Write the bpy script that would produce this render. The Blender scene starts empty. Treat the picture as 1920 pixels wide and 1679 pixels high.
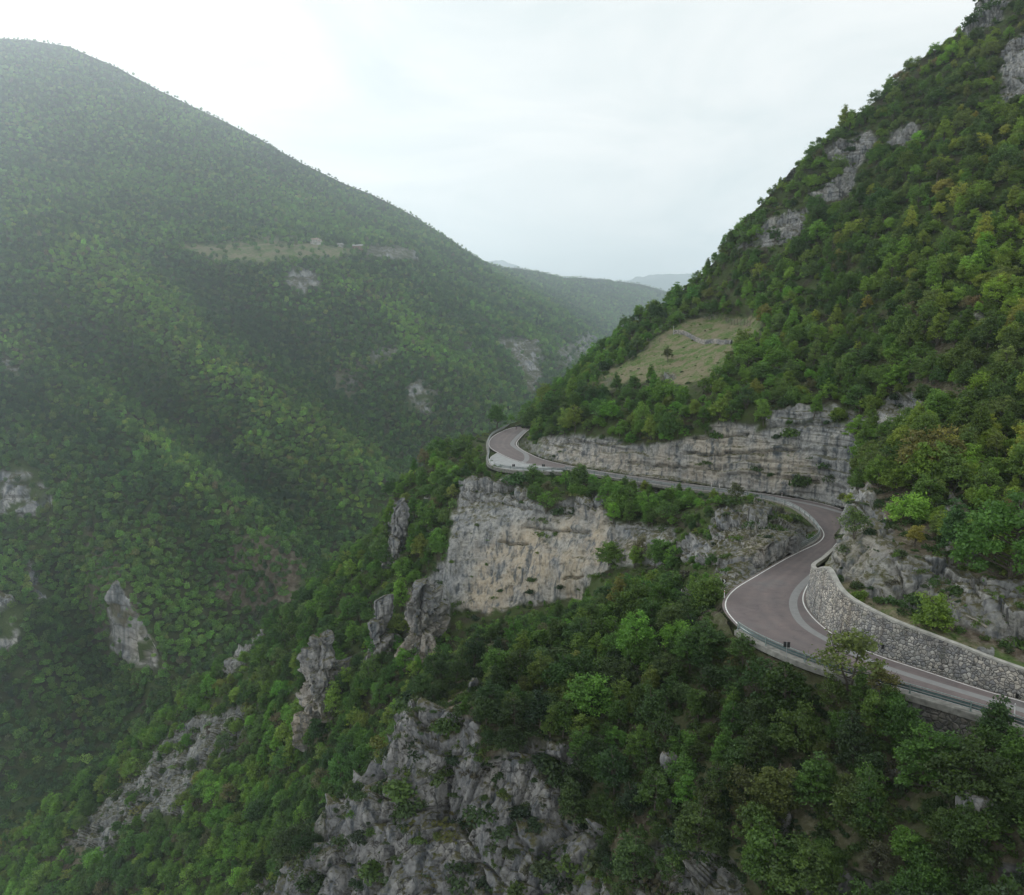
import bpy, bmesh, math, random
import numpy as np
from mathutils import Vector, Matrix
random.seed(7)
rng = np.random.default_rng(11)
R = math.radians
S = bpy.context.scene
# ------------------------------------------------------------------ camera
H = 38.0                       # drone height over the road (road is z = 0)
PITCH = 7.606
FPX = 1494.0                   # focal length in pixels of the 1920 wide photograph
cam_d = bpy.data.cameras.new("camera")
cam_d.sensor_fit = 'HORIZONTAL'; cam_d.sensor_width = 36.0; cam_d.lens = FPX / 1920 * 36
cam_d.clip_start = 0.5; cam_d.clip_end = 60000
cam = bpy.data.objects.new("camera", cam_d); S.collection.objects.link(cam)
cam.location = (0, 0, H); cam.rotation_euler = (R(90 - PITCH), 0, 0)
S.camera = cam
# ------------------------------------------------------------------ world: overcast sky
SUN_AZ, SUN_EL = -34.0, 21.0     # degrees from +Y towards +X ; up
w = bpy.data.worlds.new("World"); S.world = w; w.use_nodes = True
nt = w.node_tree; nt.nodes.clear()
def N(nt, t, **k):
    n = nt.nodes.new(t)
    for a, b in k.items(): setattr(n, a, b)
    return n
def L(nt, a, b): nt.links.new(a, b)
out = N(nt, 'ShaderNodeOutputWorld'); bg = N(nt, 'ShaderNodeBackground')
sky = N(nt, 'ShaderNodeTexSky', sky_type='NISHITA'); sky.sun_disc = False
sky.sun_elevation = R(SUN_EL); sky.sun_rotation = R(SUN_AZ)
tc = N(nt, 'ShaderNodeTexCoord'); mp = N(nt, 'ShaderNodeMapping'); mp.inputs['Scale'].default_value = (1.6, 1.6, 5)
no = N(nt, 'ShaderNodeTexNoise'); no.inputs['Scale'].default_value = 1.6; no.inputs['Detail'].default_value = 7; no.inputs['Roughness'].default_value = .55
no.inputs['Distortion'].default_value = .6
rp = N(nt, 'ShaderNodeValToRGB')
rp.color_ramp.elements[0].position = .38; rp.color_ramp.elements[0].color = (8.3, 8.9, 8.85, 1)
rp.color_ramp.elements[1].position = .62; rp.color_ramp.elements[1].color = (10.2, 10.3, 10.1, 1)
mx = N(nt, 'ShaderNodeMix', data_type='RGBA'); mx.inputs[0].default_value = .97
L(nt, tc.outputs['Generated'], mp.inputs['Vector']); L(nt, mp.outputs[0], no.inputs['Vector']); L(nt, no.outputs['Fac'], rp.inputs[0])
L(nt, sky.outputs[0], mx.inputs[6]); L(nt, rp.outputs[0], mx.inputs[7]); L(nt, mx.outputs[2], bg.inputs[0])
bg.inputs[1].default_value = 0.102
L(nt, bg.outputs[0], out.inputs[0])
sd = bpy.data.lights.new("sun", 'SUN'); sd.energy = 1.5; sd.angle = R(12); sd.color = (1, .97, .92)
so = bpy.data.objects.new("sun", sd); S.collection.objects.link(so)
sdir = Vector((math.sin(R(SUN_AZ)) * math.cos(R(SUN_EL)), math.cos(R(SUN_AZ)) * math.cos(R(SUN_EL)), math.sin(R(SUN_EL))))
so.rotation_euler = sdir.to_track_quat('Z', 'Y').to_euler()
S.view_settings.view_transform = 'Standard'; S.view_settings.look = 'None'
S.view_settings.exposure = 0.0; S.view_settings.gamma = 1.0
S.render.engine = 'CYCLES'
S.cycles.max_bounces = 6; S.cycles.diffuse_bounces = 3; S.cycles.transmission_bounces = 3
S.cycles.volume_bounces = 2; S.cycles.volume_max_steps = 32

# ------------------------------------------------------------------ picture geometry -> world
CP, SP = math.cos(R(PITCH)), math.sin(R(PITCH))
def ray(u, v):
    """unit-forward ray (x, 1, z) through a photograph pixel"""
    u = np.asarray(u, float); v = np.asarray(v, float)
    a = (u - 960) / FPX; b = (839.5 - v) / FPX
    y = CP + b * SP
    return a / y, (-SP + b * CP) / y
def wpt(u, v, D):
    x, z = ray(u, v); D = np.asarray(D, float)
    return np.stack([x * D, D + 0 * x, H + z * D], -1)
def planeD(u, v, z=0.0):
    x, zz = ray(u, v)
    return (z - H) / np.minimum(zz, -1e-3)
def onroad(u, v, z=0.0): return wpt(u, v, planeD(u, v, z))
def proj(P):
    P = np.asarray(P, float); dx, dy, dz = P[..., 0], P[..., 1], P[..., 2] - H
    d = dy * CP - dz * SP; up = dy * SP + dz * CP
    return 960 + FPX * dx / d, 839.5 - FPX * up / d

# ------------------------------------------------------------------ noise
_perm = rng.permutation(256); _perm = np.concatenate([_perm, _perm, _perm])
_grad = rng.normal(size=(256, 3)); _grad /= np.linalg.norm(_grad, axis=1)[:, None]
def perlin(p):
    i = np.floor(p).astype(np.int64); f = p - i; i &= 255
    u = f * f * f * (f * (f * 6 - 15) + 10); r = 0
    for dx in (0, 1):
        for dy in (0, 1):
            for dz in (0, 1):
                h = _perm[_perm[_perm[i[:, 0] + dx] + i[:, 1] + dy] + i[:, 2] + dz]
                g = _grad[h]
                d = (g * (f - (dx, dy, dz))).sum(1)
                r = r + d * (u[:, 0] if dx else 1 - u[:, 0]) * (u[:, 1] if dy else 1 - u[:, 1]) * (u[:, 2] if dz else 1 - u[:, 2])
    return r * 1.6
def fbm(p, o=4, lac=2.03, g=.5):
    r = 0; a = 1; t = 0
    for k in range(o):
        r = r + a * perlin(p * lac ** k + 17.3 * k); t += a; a *= g
    return r / t
def facets(p, tilt=1.0):
    """fractured blocks: every cell is a tilted plane; also distance to the seam"""
    i = np.floor(p).astype(np.int64); f = p - i
    F1 = np.full(len(p), 9.); F2 = np.full(len(p), 9.); Hh = np.zeros(len(p), int); Dv = np.zeros((len(p), 3))
    for dx in (-1, 0, 1):
        for dy in (-1, 0, 1):
            for dz in (-1, 0, 1):
                j = (i + (dx, dy, dz)) & 255
                h = _perm[_perm[_perm[j[:, 0]] + j[:, 1]] + j[:, 2]]
                v = f - (_grad[h] * .42 + (dx + .5, dy + .5, dz + .5)); d = (v ** 2).sum(1); n = d < F1
                F2 = np.where(n, F1, np.minimum(F2, d)); Hh = np.where(n, h, Hh); Dv = np.where(n[:, None], v, Dv); F1 = np.where(n, d, F1)
    g = _grad[(Hh * 7 + 13) & 255]
    return (_perm[(Hh * 3 + 5) & 255] / 255. - .5) + tilt * (g * Dv).sum(1), np.sqrt(F2) - np.sqrt(F1)
def worley(p):
    """F1, F2, random value of the nearest cell"""
    i = np.floor(p).astype(np.int64); f = p - i
    F1 = np.full(len(p), 9.); F2 = np.full(len(p), 9.); C = np.zeros(len(p))
    for dx in (-1, 0, 1):
        for dy in (-1, 0, 1):
            for dz in (-1, 0, 1):
                j = (i + (dx, dy, dz)) & 255
                h = _perm[_perm[_perm[j[:, 0]] + j[:, 1]] + j[:, 2]]
                q = _grad[h] * .45 + (dx + .5, dy + .5, dz + .5)
                d = ((q - f) ** 2).sum(1)
                n = d < F1
                F2 = np.where(n, F1, np.minimum(F2, d)); C = np.where(n, h / 255., C); F1 = np.where(n, d, F1)
    return np.sqrt(F1), np.sqrt(F2), C

# ------------------------------------------------------------------ object helpers
def link(o): S.collection.objects.link(o); return o
def mesh_obj(name, V, F, mats, parent=None, smooth=False, fm=None):
    me = bpy.data.meshes.new(name)
    V = np.asarray(V, np.float32).reshape(-1, 3)
    if isinstance(F, np.ndarray):
        n, k = F.shape
        me.vertices.add(len(V)); me.vertices.foreach_set('co', V.ravel())
        me.loops.add(n * k); me.loops.foreach_set('vertex_index', F.astype(np.int32).ravel())
        me.polygons.add(n); me.polygons.foreach_set('loop_start', np.arange(0, n * k, k, dtype=np.int32))
        me.update(calc_edges=True)
    else:
        me.from_pydata([tuple(map(float, v)) for v in V], [], [tuple(map(int, f)) for f in F])
    for m in (mats if isinstance(mats, (list, tuple)) else [mats]): me.materials.append(m)
    if fm is not None: me.polygons.foreach_set('material_index', np.asarray(fm, np.int32))
    if smooth: me.polygons.foreach_set('use_smooth', np.ones(len(me.polygons), bool))
    me.update()
    o = bpy.data.objects.new(name, me); link(o)
    if parent: o.parent = parent
    return o
def tag(o, label=None, cat=None, group=None, kind=None):
    if label: o['label'] = label
    if cat: o['category'] = cat
    if group: o['group'] = group
    if kind: o['kind'] = kind
    return o
def thing(name, label, cat, loc=(0, 0, 0), rz=0, group=None):
    o = bpy.data.objects.new(name, None); link(o); o.empty_display_size = .3
    o.location = loc; o.rotation_euler = (0, 0, rz)
    return tag(o, label, cat, group)
class MB:
    """collects simple solids into one mesh"""
    def __init__(s): s.v = []; s.f = []
    def add(s, V, F):
        n = len(s.v); s.v += [tuple(map(float, p)) for p in V]; s.f += [tuple(i + n for i in f) for f in F]; return s
    def box(s, c, d, rz=0, M=None):
        V = [(x * d[0] / 2, y * d[1] / 2, z * d[2] / 2) for x in (-1, 1) for y in (-1, 1) for z in (-1, 1)]
        m = M or Matrix.Rotation(rz, 4, 'Z')
        V = [tuple(m @ Vector(p) + Vector(c)) for p in V]
        return s.add(V, [(0, 1, 3, 2), (4, 6, 7, 5), (0, 4, 5, 1), (2, 3, 7, 6), (0, 2, 6, 4), (1, 5, 7, 3)])
    def tube(s, pts, rad, k=8, cap=True):
        pts = [Vector(p) for p in pts]
        if not hasattr(rad, '__len__'): rad = [rad] * len(pts)
        rings = []
        for i, p in enumerate(pts):
            t = (pts[min(i + 1, len(pts) - 1)] - pts[max(i - 1, 0)]).normalized()
            a = t.cross(Vector((.3, .2, 1)) if abs(t.z) < .9 else Vector((1, 0, 0))).normalized(); b = t.cross(a)
            rings.append([p + (a * math.cos(2 * math.pi * j / k) + b * math.sin(2 * math.pi * j / k)) * rad[i] for j in range(k)])
        V = [q for r in rings for q in r]
        F = [(i * k + j, i * k + (j + 1) % k, (i + 1) * k + (j + 1) % k, (i + 1) * k + j) for i in range(len(pts) - 1) for j in range(k)]
        if cap: F += [tuple(range(k - 1, -1, -1)), tuple(range((len(pts) - 1) * k, len(pts) * k))]
        return s.add(V, F)
    def build(s, name, m, parent=None, smooth=False):
        return mesh_obj(name, s.v, s.f, m, parent, smooth)

# ------------------------------------------------------------------ materials
def newmat(name):
    m = bpy.data.materials.new(name); m.use_nodes = True; t = m.node_tree
    return m, t, t.nodes['Principled BSDF']
def plain(name, col, rough=.7, metal=0, nscale=3.0, amt=.25, bump=0.0):
    m, t, p = newmat(name)
    g = N(t, 'ShaderNodeNewGeometry'); n = N(t, 'ShaderNodeTexNoise'); n.inputs['Scale'].default_value = nscale; n.inputs['Detail'].default_value = 6
    r = N(t, 'ShaderNodeMapRange'); r.inputs[1].default_value = .3; r.inputs[2].default_value = .7
    r.inputs[3].default_value = 1 - amt; r.inputs[4].default_value = 1 + amt
    x = N(t, 'ShaderNodeMix', data_type='RGBA', blend_type='MULTIPLY'); x.inputs[0].default_value = 1; x.inputs[6].default_value = (*col, 1)
    L(t, g.outputs['Position'], n.inputs['Vector']); L(t, n.outputs['Fac'], r.inputs[0]); L(t, r.outputs[0], x.inputs[7])
    L(t, x.outputs[2], p.inputs['Base Color']); p.inputs['Roughness'].default_value = rough; p.inputs['Metallic'].default_value = metal
    if bump:
        b = N(t, 'ShaderNodeBump'); b.inputs['Strength'].default_value = bump; b.inputs['Distance'].default_value = .05
        L(t, n.outputs['Fac'], b.inputs['Height']); L(t, b.outputs[0], p.inputs['Normal'])
    return m
def ramp(t, fac, stops):
    r = N(t, 'ShaderNodeValToRGB'); e = r.color_ramp.elements
    while len(e) < len(stops): e.new(.5)
    for i, (p, c) in enumerate(stops):
        e[i].position = p; e[i].color = (*c, 1) if len(c) == 3 else c
    if fac is not None: L(t, fac, r.inputs[0])
    return r.outputs[0]
def mixc(t, fac, a, b, mode='MIX'):
    x = N(t, 'ShaderNodeMix', data_type='RGBA', blend_type=mode)
    for s, v in ((0, fac), (6, a), (7, b)):
        if hasattr(v, 'links'): L(t, v, x.inputs[s])
        elif s == 0: x.inputs[0].default_value = v
        else: x.inputs[s].default_value = (*v, 1)
    return x.outputs[2]
def noise(t, vec, scale, sc3=None, detail=6, rough=.55, dist=0):
    if sc3 is not None:
        mp = N(t, 'ShaderNodeMapping'); mp.inputs['Scale'].default_value = sc3; L(t, vec, mp.inputs['Vector']); vec = mp.outputs[0]
    n = N(t, 'ShaderNodeTexNoise'); n.inputs['Scale'].default_value = scale; n.inputs['Detail'].default_value = detail
    n.inputs['Roughness'].default_value = rough; n.inputs['Distortion'].default_value = dist
    L(t, vec, n.inputs['Vector']); return n.outputs['Fac']
def mathn(t, op, a, b=0.0, clamp=False):
    n = N(t, 'ShaderNodeMath', operation=op); n.use_clamp = clamp
    for i, v in ((0, a), (1, b)):
        if hasattr(v, 'links'): L(t, v, n.inputs[i])
        else: n.inputs[i].default_value = v
    return n.outputs[0]
def smooth(t, v, a, b, lo=0, hi=1):
    r = N(t, 'ShaderNodeMapRange'); r.interpolation_type = 'SMOOTHSTEP'
    for i, q in ((1, a), (2, b), (3, lo), (4, hi)): r.inputs[i].default_value = q
    L(t, v, r.inputs[0]); return r.outputs[0]

def terrain_mat(name, k=1.0, dim=1.0):
    """k = metres per noise unit: 1 near, larger for far hillsides"""
    m, t, p = newmat(name)
    g = N(t, 'ShaderNodeNewGeometry'); pos = g.outputs['Position']
    if k != 1:
        vm = N(t, 'ShaderNodeVectorMath', operation='SCALE'); vm.inputs['Scale'].default_value = 1 / k; L(t, pos, vm.inputs[0]); pos = vm.outputs[0]
    at = N(t, 'ShaderNodeAttribute', attribute_name='mask'); sp = N(t, 'ShaderNodeSeparateColor'); L(t, at.outputs['Color'], sp.inputs[0])
    rock, tan, grass, bare = sp.outputs[0], sp.outputs[1], sp.outputs[2], at.outputs['Alpha']
    sn = N(t, 'ShaderNodeSeparateXYZ'); L(t, g.outputs['Normal'], sn.inputs[0])
    n1 = noise(t, pos, .22); n2 = noise(t, pos, 1.3, detail=8, rough=.65); n3 = noise(t, pos, 5.0, detail=4)
    streak = noise(t, pos, .8, (1, 1, .05), 7, .62, .15)
    strata = noise(t, pos, 1.0, (.05, .05, 1.1), 5, .6, .3)
    # rock
    rc = ramp(t, n1, [(.3, (.22, .23, .24)), (.5, (.32, .32, .315)), (.7, (.42, .41, .385))])
    rc = mixc(t, 1.0, rc, ramp(t, n2, [(.3, (.5, .5, .52)), (.55, (1, 1, 1)), (.75, (1.25, 1.22, 1.18))]), 'MULTIPLY')
    tanc = ramp(t, n2, [(.3, (.33, .27, .20)), (.55, (.46, .395, .31)), (.75, (.52, .48, .42))])
    hb = noise(t, pos, .12, detail=4); tf = mathn(t, 'MULTIPLY', mathn(t, 'MULTIPLY', tan, smooth(t, hb, .36, .56, .25, 1)), smooth(t, mathn(t, 'ADD', mathn(t, 'MULTIPLY', streak, .6), mathn(t, 'MULTIPLY', n1, .4)), .36, .52), True)
    rc = mixc(t, tf, rc, tanc)
    rc = mixc(t, 1.0, rc, ramp(t, streak, [(.36, (.36, .40, .44)), (.50, (1, 1, 1)), (.8, (1.12, 1.1, 1.05))]), 'MULTIPLY')
    ae = N(t, 'ShaderNodeAttribute', attribute_name='bedded')
    rc = mixc(t, mathn(t, 'MULTIPLY', ae.outputs['Fac'], .8), rc, ramp(t, strata, [(.36, (.45, .44, .43)), (.44, (1, 1, 1)), (.8, (1.1, 1.1, 1.1))]), 'MULTIPLY')
    vo = N(t, 'ShaderNodeTexVoronoi', feature='DISTANCE_TO_EDGE'); vo.inputs['Scale'].default_value = .55
    mp = N(t, 'ShaderNodeMapping'); mp.inputs['Scale'].default_value = (1, 1, .7)
    wv = N(t, 'ShaderNodeVectorMath', operation='ADD'); nc = N(t, 'ShaderNodeTexNoise'); nc.inputs['Scale'].default_value = 1.1; nc.inputs['Detail'].default_value = 5
    L(t, pos, nc.inputs['Vector']); vs = N(t, 'ShaderNodeVectorMath', operation='SCALE'); vs.inputs['Scale'].default_value = 2.2; L(t, nc.outputs['Color'], vs.inputs[0])
    L(t, pos, wv.inputs[0]); L(t, vs.outputs[0], wv.inputs[1]); L(t, wv.outputs[0], mp.inputs['Vector']); L(t, mp.outputs[0], vo.inputs['Vector'])
    crack = smooth(t, vo.outputs['Distance'], .0, .05)
    ab = N(t, 'ShaderNodeAttribute', attribute_name='blocky')
    crack = mathn(t, 'SUBTRACT', 1.0, mathn(t, 'MULTIPLY', mathn(t, 'SUBTRACT', 1.0, crack), mathn(t, 'MULTIPLY', rock, mathn(t, 'MULTIPLY', ab.outputs['Fac'], smooth(t, n1, .4, .6)))))
    rc = mixc(t, 1.0, rc, ramp(t, crack, [(0, (.45, .44, .42)), (1, (1, 1, 1))]), 'MULTIPLY')
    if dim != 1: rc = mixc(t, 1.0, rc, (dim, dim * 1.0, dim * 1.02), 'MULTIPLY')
    # moss and soil on rock ledges that face up
    up = smooth(t, sn.outputs['Z'], .58, .88)
    up = mathn(t, 'MULTIPLY', up, smooth(t, n2, .38, .56), True)
    rc = mixc(t, up, rc, ramp(t, n3, [(.3, (.06, .05, .03)), (.6, (.10, .10, .045)), (.8, (.17, .15, .09))]))
    lich = smooth(t, noise(t, pos, .7, detail=5), .56, .66)
    rc = mixc(t, mathn(t, 'MULTIPLY', lich, .55), rc, (.07, .07, .05))
    # ground under the trees
    gc = ramp(t, n2, [(.3, (.022, .020, .014)), (.5, (.045, .042, .026)), (.7, (.075, .062, .040))])
    gc = mixc(t, smooth(t, n1, .36, .56), gc, ramp(t, n3, [(.3, (.035, .055, .016)), (.7, (.07, .095, .03))]))
    bc = ramp(t, n2, [(.3, (.06, .045, .035)), (.5, (.13, .10, .075)), (.7, (.27, .24, .20))])
    gc = mixc(t, bare, gc, bc)
    mc = ramp(t, n2, [(.3, (.06, .11, .028)), (.5, (.10, .155, .045)), (.7, (.17, .185, .085))])
    mc = mixc(t, smooth(t, mathn(t, 'ADD', mathn(t, 'MULTIPLY', n1, .6), mathn(t, 'MULTIPLY', n2, .4)), .44, .56), mc, ramp(t, n3, [(.3, (.15, .13, .08)), (.7, (.26, .23, .15))]))
    gc = mixc(t, grass, gc, mc)
    fin = mixc(t, rock, gc, rc)
    L(t, fin, p.inputs['Base Color']); p.inputs['Roughness'].default_value = .95; p.inputs['Specular IOR Level'].default_value = .15
    hgt = mathn(t, 'ADD', mathn(t, 'MULTIPLY', n2, .6), mathn(t, 'ADD', mathn(t, 'MULTIPLY', crack, .35), mathn(t, 'MULTIPLY', strata, .5)))
    b = N(t, 'ShaderNodeBump'); b.inputs['Distance'].default_value = .9 * k
    L(t, mathn(t, 'ADD', mathn(t, 'MULTIPLY', ab.outputs['Fac'], .5), .3), b.inputs['Strength'])
    L(t, hgt, b.inputs['Height']); L(t, b.outputs[0], p.inputs['Normal'])
    return m
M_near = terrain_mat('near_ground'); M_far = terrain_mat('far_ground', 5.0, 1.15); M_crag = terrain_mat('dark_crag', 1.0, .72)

def leaf_mat(name, lift=1.0):
    m, t, p = newmat(name); t.nodes.remove(p)
    o = t.nodes['Material Output']
    a = N(t, 'ShaderNodeAttribute', attribute_name='tint', attribute_type='INSTANCER')
    lv = N(t, 'ShaderNodeAttribute', attribute_name='lv')
    c = mixc(t, 1.0, a.outputs['Color'], ramp(t, lv.outputs['Fac'], [(0, (.55, .55, .6)), (.5, (1, 1, 1)), (1, (1.6, 1.5, 1.15))]), 'MULTIPLY')
    d = N(t, 'ShaderNodeBsdfDiffuse'); tr = N(t, 'ShaderNodeBsdfTranslucent'); ms = N(t, 'ShaderNodeMixShader'); ms.inputs[0].default_value = .40
    L(t, c, d.inputs[0]); L(t, c, tr.inputs[0]); L(t, d.outputs[0], ms.inputs[1]); L(t, tr.outputs[0], ms.inputs[2])
    gl = N(t, 'ShaderNodeBsdfGlossy'); gl.inputs['Roughness'].default_value = .5; gl.inputs[0].default_value = (.8, .9, .9, 1)
    m2 = N(t, 'ShaderNodeMixShader'); m2.inputs[0].default_value = .025
    L(t, ms.outputs[0], m2.inputs[1]); L(t, gl.outputs[0], m2.inputs[2]); L(t, m2.outputs[0], o.inputs[0])
    return m
M_leaf = leaf_mat('leaves'); M_bark = plain('bark', (.085, .072, .058), .9, nscale=6, amt=.4)

# ------------------------------------------------------------------ depth from lines: disparity is harmonic between traced lines
def solve(u0, u1, v0, v1, step, lines, soft=3):
    def raster(st):
        nu = int((u1 - u0) / st) + 2; nv = int((v1 - v0) / st) + 2
        W = np.zeros((nv, nu)); A = np.zeros((nv, nu))
        for ln in lines:
            for (a, b) in zip(ln[:-1], ln[1:]):
                n = int(max(abs(a[0] - b[0]), abs(a[1] - b[1])) / st * 2) + 2
                s = np.linspace(0, 1, n)
                q = 1 / a[2] + (1 / b[2] - 1 / a[2]) * s
                i = np.clip(np.round((a[1] + (b[1] - a[1]) * s - v0) / st).astype(int), 0, nv - 1)
                j = np.clip(np.round((a[0] + (b[0] - a[0]) * s - u0) / st).astype(int), 0, nu - 1)
                np.add.at(W, (i, j), 1); np.add.at(A, (i, j), q)
        return W, A
    X = None
    for lev in (32, 16, 8, 4, 2, 1):
        st = step * lev; W, A = raster(st); K = W > 0; Q = A / np.maximum(W, 1)
        if X is None: X = np.full(W.shape, Q[K].mean())
        else:
            yi = np.clip(np.arange(W.shape[0]) * .5, 0, X.shape[0] - 1.001); xi = np.clip(np.arange(W.shape[1]) * .5, 0, X.shape[1] - 1.001)
            y0 = yi.astype(int); x0 = xi.astype(int); fy = (yi - y0)[:, None]; fx = (xi - x0)[None]
            y1 = np.minimum(y0 + 1, X.shape[0] - 1); x1 = np.minimum(x0 + 1, X.shape[1] - 1)
            X = (X[y0][:, x0] * (1 - fx) + X[y0][:, x1] * fx) * (1 - fy) + (X[y1][:, x0] * (1 - fx) + X[y1][:, x1] * fx) * fy
        for it in range(400 if lev > 4 else 140):
            X[K] = Q[K]
            E = np.pad(X, 1, mode='edge')
            X = .25 * (E[:-2, 1:-1] + E[2:, 1:-1] + E[1:-1, :-2] + E[1:-1, 2:])
        X[K] = Q[K]
    for it in range(soft):
        E = np.pad(X, 1, mode='edge'); X = .2 * (X + E[:-2, 1:-1] + E[2:, 1:-1] + E[1:-1, :-2] + E[1:-1, 2:])
    def D(u, v):
        x = np.clip((np.asarray(u) - u0) / step, 0, X.shape[1] - 1.001); y = np.clip((np.asarray(v) - v0) / step, 0, X.shape[0] - 1.001)
        i = y.astype(int); j = x.astype(int); fy = y - i; fx = x - j
        return 1 / ((X[i, j] * (1 - fx) + X[i, j + 1] * fx) * (1 - fy) + (X[i + 1, j] * (1 - fx) + X[i + 1, j + 1] * fx) * fy)
    return D
def polymask(u, v, poly, feather=5.0):
    P = np.asarray(poly, float); res = np.zeros(len(u)); m = feather * 2
    I = np.where((u > P[:, 0].min() - m) & (u < P[:, 0].max() + m) & (v > P[:, 1].min() - m) & (v < P[:, 1].max() + m))[0]
    if not len(I): return res
    a = u[I]; b = v[I]; d = np.full(len(I), 1e9); ins = np.zeros(len(I), bool)
    for k in range(len(P)):
        x0, y0 = P[k]; x1, y1 = P[(k + 1) % len(P)]
        ex, ey = x1 - x0, y1 - y0; t = np.clip(((a - x0) * ex + (b - y0) * ey) / (ex * ex + ey * ey + 1e-9), 0, 1)
        d = np.minimum(d, np.hypot(a - x0 - t * ex, b - y0 - t * ey))
        c = ((y0 > b) != (y1 > b)) & (a < ex * (b - y0) / (ey if abs(ey) > 1e-9 else 1e-9) + x0)
        ins ^= c
    sdv = np.where(ins, d, -d)
    res[I] = np.clip(.5 + sdv / feather / 2, 0, 1)
    return res
def catmull(P, n=12):
    P = np.asarray(P, float); o = []
    for i in range(len(P) - 1):
        p0 = P[max(i - 1, 0)]; p1 = P[i]; p2 = P[i + 1]; p3 = P[min(i + 2, len(P) - 1)]
        for k in range(n):
            t = k / n
            o.append(.5 * ((2 * p1) + (-p0 + p2) * t + (2 * p0 - 5 * p1 + 4 * p2 - p3) * t * t + (-p0 + 3 * p1 - 3 * p2 + p3) * t ** 3))
    o.append(P[-1]); return np.array(o)
def resample(P, n=None, ds=None):
    P = np.asarray(P, float); s = np.r_[0, np.cumsum(np.linalg.norm(np.diff(P, axis=0), axis=1))]
    if n is None: n = max(2, int(s[-1] / ds) + 1)
    q = np.linspace(0, s[-1], n); return np.stack([np.interp(q, s, P[:, i]) for i in range(P.shape[1])], 1)
def offset(P, d):
    """shift a ground polyline to its left by d metres"""
    T = np.gradient(P[:, :2], axis=0); T /= np.linalg.norm(T, axis=1)[:, None] + 1e-9
    Q = P.copy(); Q[:, 0] -= T[:, 1] * d; Q[:, 1] += T[:, 0] * d; return Q
def smoothline(P, it=6):
    P = P.copy()
    for _ in range(it): P[1:-1] = .25 * P[:-2] + .5 * P[1:-1] + .25 * P[2:]
    return P
def upt(P): return [Vector(map(float, p)) for p in P]

# ------------------------------------------------------------------ road: traced white lines, on the plane z = 0
O_px = [(2400, 1556), (2240, 1490), (2080, 1425), (1920, 1360), (1845, 1336), (1798, 1322), (1726, 1301), (1659, 1282), (1585, 1262), (1530, 1244), (1492, 1230), (1442, 1208), (1400, 1185),
        (1376, 1163), (1362, 1145), (1360, 1130), (1368, 1115), (1385, 1100), (1412, 1084), (1439, 1068), (1474, 1048), (1510, 1030), (1533, 1019), (1544, 1008), (1544, 998),
        (1535, 985), (1519, 970), (1500, 957), (1478, 947), (1450, 939), (1408, 931), (1349, 923), (1260, 913), (1190, 902), (1130, 892), (1060, 880), (1028, 876), (1000, 871), (975, 866), (952, 858), (934, 849),
        (921, 841), (917, 834), (919, 825), (927, 817), (940, 810), (958, 803), (982, 798)]
I_px = [(2400, 1494), (2240, 1434), (2080, 1375), (1920, 1316), (1880, 1306), (1813, 1285), (1770, 1271), (1713, 1252), (1660, 1235), (1617, 1218), (1585, 1203), (1557, 1187), (1527, 1162),
        (1510, 1140), (1505, 1125), (1508, 1110), (1516, 1095), (1526, 1078), (1537, 1060), (1550, 1042), (1566, 1022), (1580, 1006), (1592, 992), (1600, 982), (1603, 975), (1600, 968),
        (1592, 962), (1583, 957), (1560, 950), (1533, 943), (1467, 931), (1390, 921), (1300, 909), (1220, 898), (1150, 888), (1100, 880), (1055, 871), (1030, 865), (1010, 859), (990, 850), (976, 842),
        (970, 837), (968, 832), (971, 826), (977, 819), (984, 812), (990, 807), (998, 802)]
def groundline(px, z=0.0, n=14, it=10, ds=.6):
    P = catmull(px, n); W = onroad(P[:, 0], P[:, 1], z); return smoothline(resample(W, ds=ds), it)
LO = groundline(O_px); LI = groundline(I_px)
EO = offset(LO, .45); EI = offset(LI, -.35)    # asphalt edges (travelling from near to far the valley is on the left)
NR = 900
# pair the two edges along a common parameter so that the strip stays clean
def pairs(A, B, n):
    i = j = 0; out = [(0, 0)]
    while i < len(A) - 1 or j < len(B) - 1:
        best = None
        for di, dj in ((1, 0), (0, 1), (1, 1)):
            a, b = min(i + di, len(A) - 1), min(j + dj, len(B) - 1)
            if (a, b) == (i, j): continue
            c = np.linalg.norm(A[a] - B[b]) - .35 * (di + dj)
            if best is None or c < best[0]: best = (c, a, b)
        i, j = best[1], best[2]; out.append((i, j))
    return out
def strip2(name, A, B, z, m, ns=1):
    V = []; F = []; pr = pairs(A, B, 0)
    for (i, j) in pr:
        V.append((A[i][0], A[i][1], z)); V.append((B[j][0], B[j][1], z))
    for k in range(len(pr) - 1): F.append((2 * k, 2 * k + 2, 2 * k + 3, 2 * k + 1))
    o = mesh_obj(name, V, F, m); o.data.attributes.new('across', 'FLOAT', 'POINT').data.foreach_set('value', np.tile([0., 1.], len(pr)).astype(np.float32)); return o
def band(name, P, wd, z, m, parent=None):
    A = offset(P, wd / 2); B = offset(P, -wd / 2); n = len(P)
    V = [(p[0], p[1], z) for p in A] + [(p[0], p[1], z) for p in B]
    return mesh_obj(name, V, [(i, n + i, n + i + 1, i + 1) for i in range(n - 1)], m, parent)

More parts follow.
